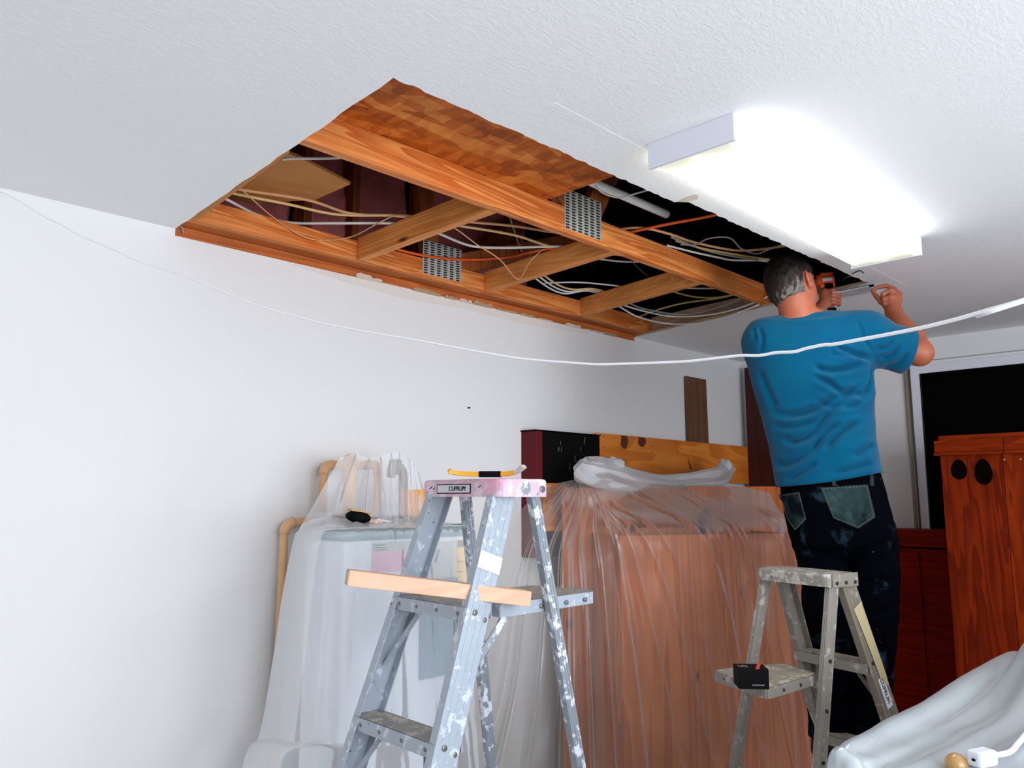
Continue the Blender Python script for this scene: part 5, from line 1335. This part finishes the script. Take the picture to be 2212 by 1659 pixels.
for pts, dep, w in (
    ([(1803, 760), (1835, 769), (1884, 782)], .010, .008), ([(1790, 776), (1830, 777), (1875, 780)], .006, .007), ([(1757, 798), (1781, 810), (1817, 809), (1868, 793)], .011, .009),
    ([(1757, 821), (1790, 837), (1821, 854), (1868, 837)], .011, .009), ([(1661, 892), (1709, 903), (1754, 894), (1799, 870), (1835, 858), (1862, 855), (1888, 826)], .014, .010),
    ([(1690, 951), (1718, 958), (1754, 942), (1799, 888), (1844, 857)], .013, .010), ([(1754, 980), (1781, 942), (1817, 917)], .012, .009), ([(1777, 977), (1817, 939), (1859, 913)], .013, .009),
    ([(1668, 925), (1720, 926), (1765, 915)], .008, .009), ([(1672, 1000), (1700, 1006), (1740, 985), (1775, 950)], .010, .010), ([(1700, 1040), (1740, 1018), (1765, 1000)], .009, .008), ([(1795, 1026), (1850, 1012), (1890, 1000)], .009, .008),
    ([(1890, 960), (1865, 975), (1840, 990)], .010, .009), ([(1760, 870), (1800, 885), (1840, 870)], .006, .008), ([(1812, 890), (1850, 878), (1880, 850)], .009, .007), ([(1885, 790), (1882, 830), (1872, 860)], .010, .008),
    ([(1900, 775), (1925, 770), (1950, 740)], .008, .008), ([(1890, 760), (1915, 755), (1930, 735)], .006, .007), ([(1905, 790), (1940, 785), (1965, 762)], .008, .008),
    ([(1640, 800), (1665, 860), (1680, 890)], .006, .010), ([(1640, 710), (1650, 740), (1645, 770)], .006, .007), ([(1630, 715), (1636, 745)], .005, .006), ([(1850, 700), (1862, 735), (1880, 765)], .005, .006)):
    dsp += groove(pts, dep * 1.5, w * 1.2)
dsp += np.array([mnoise.noise(Vector(p * 11)) for p in v]) * .003
v = v + n * dsp[:, None]
# open hem, neck and sleeves
hl, hr_ = m(1676, 1053), m(1912, 1019)
hem = hl[2] + (v[:, 0] - hl[0]) / (hr_[0] - hl[0]) * (hr_[2] - hl[2]) - .010 * np.sin((v[:, 0] - hl[0]) / (hr_[0] - hl[0]) * math.pi)
na = nrm(neck1 - neck0); rel = v - (neck0 + na * .0); along = rel @ na; rad = np.linalg.norm(rel - along[:, None] * na, axis=1)
aR = nrm(elR - shR); aL = nrm(elL - shL)
ok_ = (v[:, 2] > hem) & ~((rad < .070) & (along > -.03))
ok_ &= ~(((v - slR) @ aR > 0) & (np.linalg.norm(v - slR, axis=1) < .18) & (v[:, 0] > shR[0] + .02)) & ~(((v - slL) @ aL > 0) & (np.linalg.norm(v - slL, axis=1) < .16) & (v[:, 1] > .17))
v, Q = keep(v, Q, ok_)
def boundary(Q):
    from collections import Counter
    c = Counter()
    for q_ in Q:
        for a, b in zip(q_, np.roll(q_, -1)): c[(min(a, b), max(a, b))] += 1
    return np.array(sorted({i for e, k in c.items() if k == 1 for i in e}))
bd = boundary(Q); hm = hl[2] + (v[:, 0] - hl[0]) / (hr_[0] - hl[0]) * (hr_[2] - hl[2]) - .010 * np.sin((v[:, 0] - hl[0]) / (hr_[0] - hl[0]) * math.pi)
for i in bd:
    if v[i, 2] - hm[i] < .03 and v[i, 1] < .2 and v[i, 2] < 1.8: v[i, 2] = hm[i]
    else:
        for sp_, ax_ in ((slR, aR), (slL, aL)):
            dq = (v[i] - sp_) @ ax_
            if -.02 < dq < .004 and np.linalg.norm(v[i] - sp_) < .16: v[i] = v[i] - dq * ax_
tT = NT('blue_cotton')
ft = tT.noise(tT.coord(), 9, 4)
tT.setc(tT.mix(ft, s2l((0, 64, 100)), s2l((4, 90, 120)))); tT.rough(0.95, 0.03)
tT.b.inputs['Sheen Weight'].default_value = 0.15
tT.bump(tT.noise(tT.coord((1, 1, 1)), 420, 2), 0.12, 0.001)
so_ = np_obj('t_shirt', wld(v), Q, tT.m, man)
md = so_.modifiers.new('solid', 'SOLIDIFY'); md.thickness = 0.003; md.offset = -1
# rib collar
e1 = nrm(np.cross(na, (0, 1, 0))); e2 = np.cross(na, e1); ringp = []
bm = BM(); prev = None; first = None
for i in range(41):
    an = 2 * math.pi * i / 40
    c_ = neck0 + na * .012 + e1 * math.cos(an) * .073 + e2 * math.sin(an) * .071
    o_ = nrm(e1 * math.cos(an) + e2 * math.sin(an)); cur = [bm.verts.new(tuple(wld(c_ + na * a + o_ * b))) for a, b in ((-.014, .010), (-.002, .006), (.009, .001), (.009, -.003), (-.014, .004))]
    if prev:
        for j in range(5): bm.faces.new((prev[j], prev[(j + 1) % 5], cur[(j + 1) % 5], cur[j]))
    prev = cur
obj('collar', bm, tT.m, so_, smooth=True)

# jeans
jn = SDF((-.35, -.24, 0.60), (.40, .30, 1.75), 0.0060)
jn.loft(hips, k=.03); jn.loft(legL, k=.012); jn.loft(legR, k=.012)
v, Q = jn.mesh(); v = smooth(v, Q, 2); n = vnormals(v, Q)
dsp = np.array([mnoise.noise(Vector((p[0] * 9, p[1] * 9, p[2] * 16))) for p in v]) * .006
for pts, dep, w in (([(1705, 1160), (1760, 1190), (1810, 1185)], .010, .010), ([(1830, 1190), (1880, 1180), (1935, 1150)], .012, .010), ([(1840, 1240), (1890, 1255), (1940, 1240)], .008, .010), ([(1730, 1240), (1780, 1250), (1820, 1240)], .008, .010),
                    ([(1835, 1290), (1880, 1320), (1935, 1300)], .010, .010), ([(1735, 1330), (1790, 1345), (1822, 1330)], .010, .010), ([(1838, 1390), (1880, 1405), (1930, 1385)], .008, .010), ([(1815, 1040), (1812, 1100), (1822, 1150)], .010, .008)):
    dsp += groove(pts, dep, w)
v = v + n * dsp[:, None]
v, Q = keep(v, Q, (v[:, 2] < m(1800, 1012)[2]) & (v[:, 2] > m(1800, 1586)[2]))
def denim(name, lo, hi, a, b):
    t = NT(name); f = t.noise(t.coord(), 7, 6, 0.6, 0.4)
    c = t.ramp(f, [(a, s2l(lo)), (b, s2l(hi))])
    sp = t.ramp(t.noise(t.coord(), 46, 4, 0.6), [(0.70, 0.0), (0.76, 0.8)])
    t.setc(t.mix(sp, c, s2l((96, 108, 112)))); t.rough(0.95, 0.02); t.bump(t.noise(t.coord((1, 1, .4)), 320, 2), .2, .001)
    return t.m
jo = np_obj('jeans', wld(v), Q, denim('dark_denim', (4, 5, 10), (46, 72, 86), .57, .80), man)
md = jo.modifiers.new('solid', 'SOLIDIFY'); md.thickness = 0.003; md.offset = -1
bv_ = BVHTree.FromPolygons([tuple(p) for p in v], [tuple(map(int, q_)) for q_ in Q])
def onback(px, py, out):
    a = m(px, py); h_ = bv_.ray_cast(Vector((a[0], -.6, a[2])), Vector((0, 1, 0)))
    y = h_[0].y if h_[0] else -.10
    return wld(np.array([a[0], y - out, a[2]]))
M['pocket'] = denim('faded_denim', (10, 17, 22), (58, 80, 80), .40, .72)
M['stitch'] = plain('pale_stitch', (92, 100, 98), .8, bump=0)
for poly in ([(1772, 1054), (1872, 1047), (1888, 1116), (1852, 1140), (1798, 1118)], [(1684, 1068), (1728, 1062), (1743, 1120), (1719, 1145), (1702, 1122)]):
    c_ = np.mean(poly, 0); bm = BM(); N_ = 60
    per = []
    for i in range(len(poly)):
        a, b = np.array(poly[i], float), np.array(poly[(i + 1) % len(poly)], float); per += [a + (b - a) * k / 12 for k in range(12)]
    rings = []
    for s_ in (1.0, 0.97, .8, .6, .4, .2):
        rings.append([bm.verts.new(tuple(onback(*(c_ + (p - c_) * s_), .0015 if s_ == 1 else .0055))) for p in per])
    cv = bm.verts.new(tuple(onback(c_[0], c_[1], .0055)))
    for A_, B_ in zip(rings, rings[1:]):
        for j in range(N_): bm.faces.new((A_[j], A_[(j + 1) % N_], B_[(j + 1) % N_], B_[j]))
    for j in range(N_): bm.faces.new((rings[-1][j], rings[-1][(j + 1) % N_], cv))
    po = obj('back_pocket', bm, M['pocket'], jo, smooth=True)
    bm = BM()
    for s_ in (.94, .90):
        pp = [c_ + (p - c_) * s_ for p in per]
        for i in range(0, N_, 1):
            a, b = onback(*pp[i], .0065), onback(*(pp[i] + (pp[(i + 1) % N_] - pp[i]) * .6), .0065)
            tube(bm, [a, b], .0009, 4)
    a_ = obj('stitching', bm, M['stitch'], jo)
for px in (1800, 1880, 1700):
    bm = BM(); bar(bm, onback(px, 1018, .004), onback(px + 1, 1050, .004), .012, .004, MR); obj('belt_loop', bm, M['pocket'], jo)
# shoes
M['shoe'] = plain('dark_shoe', (40, 32, 28), .7, bump=0)
for px in (1788, 1882):
    sh_ = SDF(m(px, 1615, .0) - np.array([.1, .25, .15]), m(px, 1615, .0) + np.array([.1, .25, .13]), .006)
    sh_.cone(m(px, 1598, -.06), m(px, 1618, -.05), .056, .05, .03); sh_.cone(m(px, 1618, -.03), m(px, 1628, .15), .052, .045, .03)
    v, Q = sh_.mesh(); fl = m(px, 1618, 0)[2] - .043; v[:, 2] = np.maximum(v[:, 2], fl)
    np_obj('shoe', wld(v), Q, M['shoe'], man)

# the drill in his left hand
dr0, dr1 = m(1768, 606, .47), m(1836, 597, .50)
dd_ = nrm(dr1 - dr0)
dl = thing('cordless_drill', 'orange and black cordless drill in the man\'s left hand beside his head', 'drill', wld(dr0))
def W(*a): return wld(np.array(a))
M['drill_orange'] = plain('drill_orange', (224, 84, 30), .45, .4, bump=0)
def ptd(px, py, d): return wld(m(px, py, d))
bm = BM(); tube(bm, [ptd(1764, 606, .46), ptd(1768, 606, .462), ptd(1798, 603, .475), ptd(1802, 602, .477)], [.022, .027, .027, .024], 18); b_ = obj('motor_housing', bm, M['drill_orange'], dl, smooth=True)
bm = BM(); tube(bm, [ptd(1798, 603, .475), ptd(1803, 602, .478)], [.0272, .0265], 18); obj('black_band', bm, M['black'], dl)
c_ = ptd(1787, 604, .4385); t_ = nrm(ptd(1802, 602, .477) - ptd(1764, 606, .46))
bm = BM(); obox(bm, c_, t_, MU, MF, .042, .013, .006); obj('rating_label', bm, plain('label_light', (190, 196, 206), .5, bump=0), dl)
bm = BM(); obox(bm, ptd(1786, 592, .455), t_, MU, MF, .055, .012, .02); obox(bm, ptd(1788, 617, .455), t_, MU, MF, .062, .016, .02); obj('side_grip', bm, M['drill_orange'], dl, bevel=.003)
bm = BM(); tube(bm, [ptd(1801, 602, .476), ptd(1806, 602, .478), ptd(1818, 600, .483), ptd(1824, 599, .486)], [.024, .025, .019, .012], 16); obj('chuck', bm, M['black'], dl, smooth=True)
bm = BM(); tube(bm, [ptd(1820, 602, .48), ptd(1825, 602, .482)], [.013, .010], 14); obj('chuck_nose', bm, M['chrome'], dl)
bm = BM(); tube(bm, [ptd(1824, 599, .486), ptd(1840, 597, .492)], .0035, 8); obj('bit', bm, M['chrome'], dl)
bm = BM(); tube(bm, [ptd(1790, 614, .45), ptd(1792, 645, .445), ptd(1790, 668, .44)], [.019, .018, .022], 14); obj('handle', bm, M['black'], dl, smooth=True)
bm = BM(); obox(bm, ptd(1788, 678, .44), MR, MF, MU, .07, .09, .035); obj('battery', bm, M['black'], dl, bevel=.004)
# white strip he is holding up
stp = thing('metal_strip', 'thin white strip pinched in the man\'s right hand below the ceiling', 'strip', ptd(1850, 622, .36))
a_, b_ = ptd(1808, 634, .40), ptd(1888, 619, .34)
for p_ in (a_, b_): p_[2] = min(p_[2], H - .02)
bm = BM(); bar(bm, a_ + MF * .05 + MU * .004, b_ + MF * .05 + MU * .004, .11, .003, MF); obj('face', bm, M['white_metal'], stp)
bm = BM(); bar(bm, a_ + MU * .008 + MF * .012, b_ + MU * .008 + MF * .012, .003, .010, MF); obj('lip', bm, M['black'], stp)
w0 = P(1838, 597, Z=H - .012); bm = BM(); tube(bm, cat([P(1840, 592, Z=H - .01), P(1850, 587, Z=H - .004), P(1858, 585, Z=H - .004), P(1866, 590, Z=H - .012)], 14), .0022, 6)
tag(obj('wire_hook', bm, M['rivet_dark'], smooth=True), 'small dark wire hook at the ceiling beyond the drill tip', 'wire')
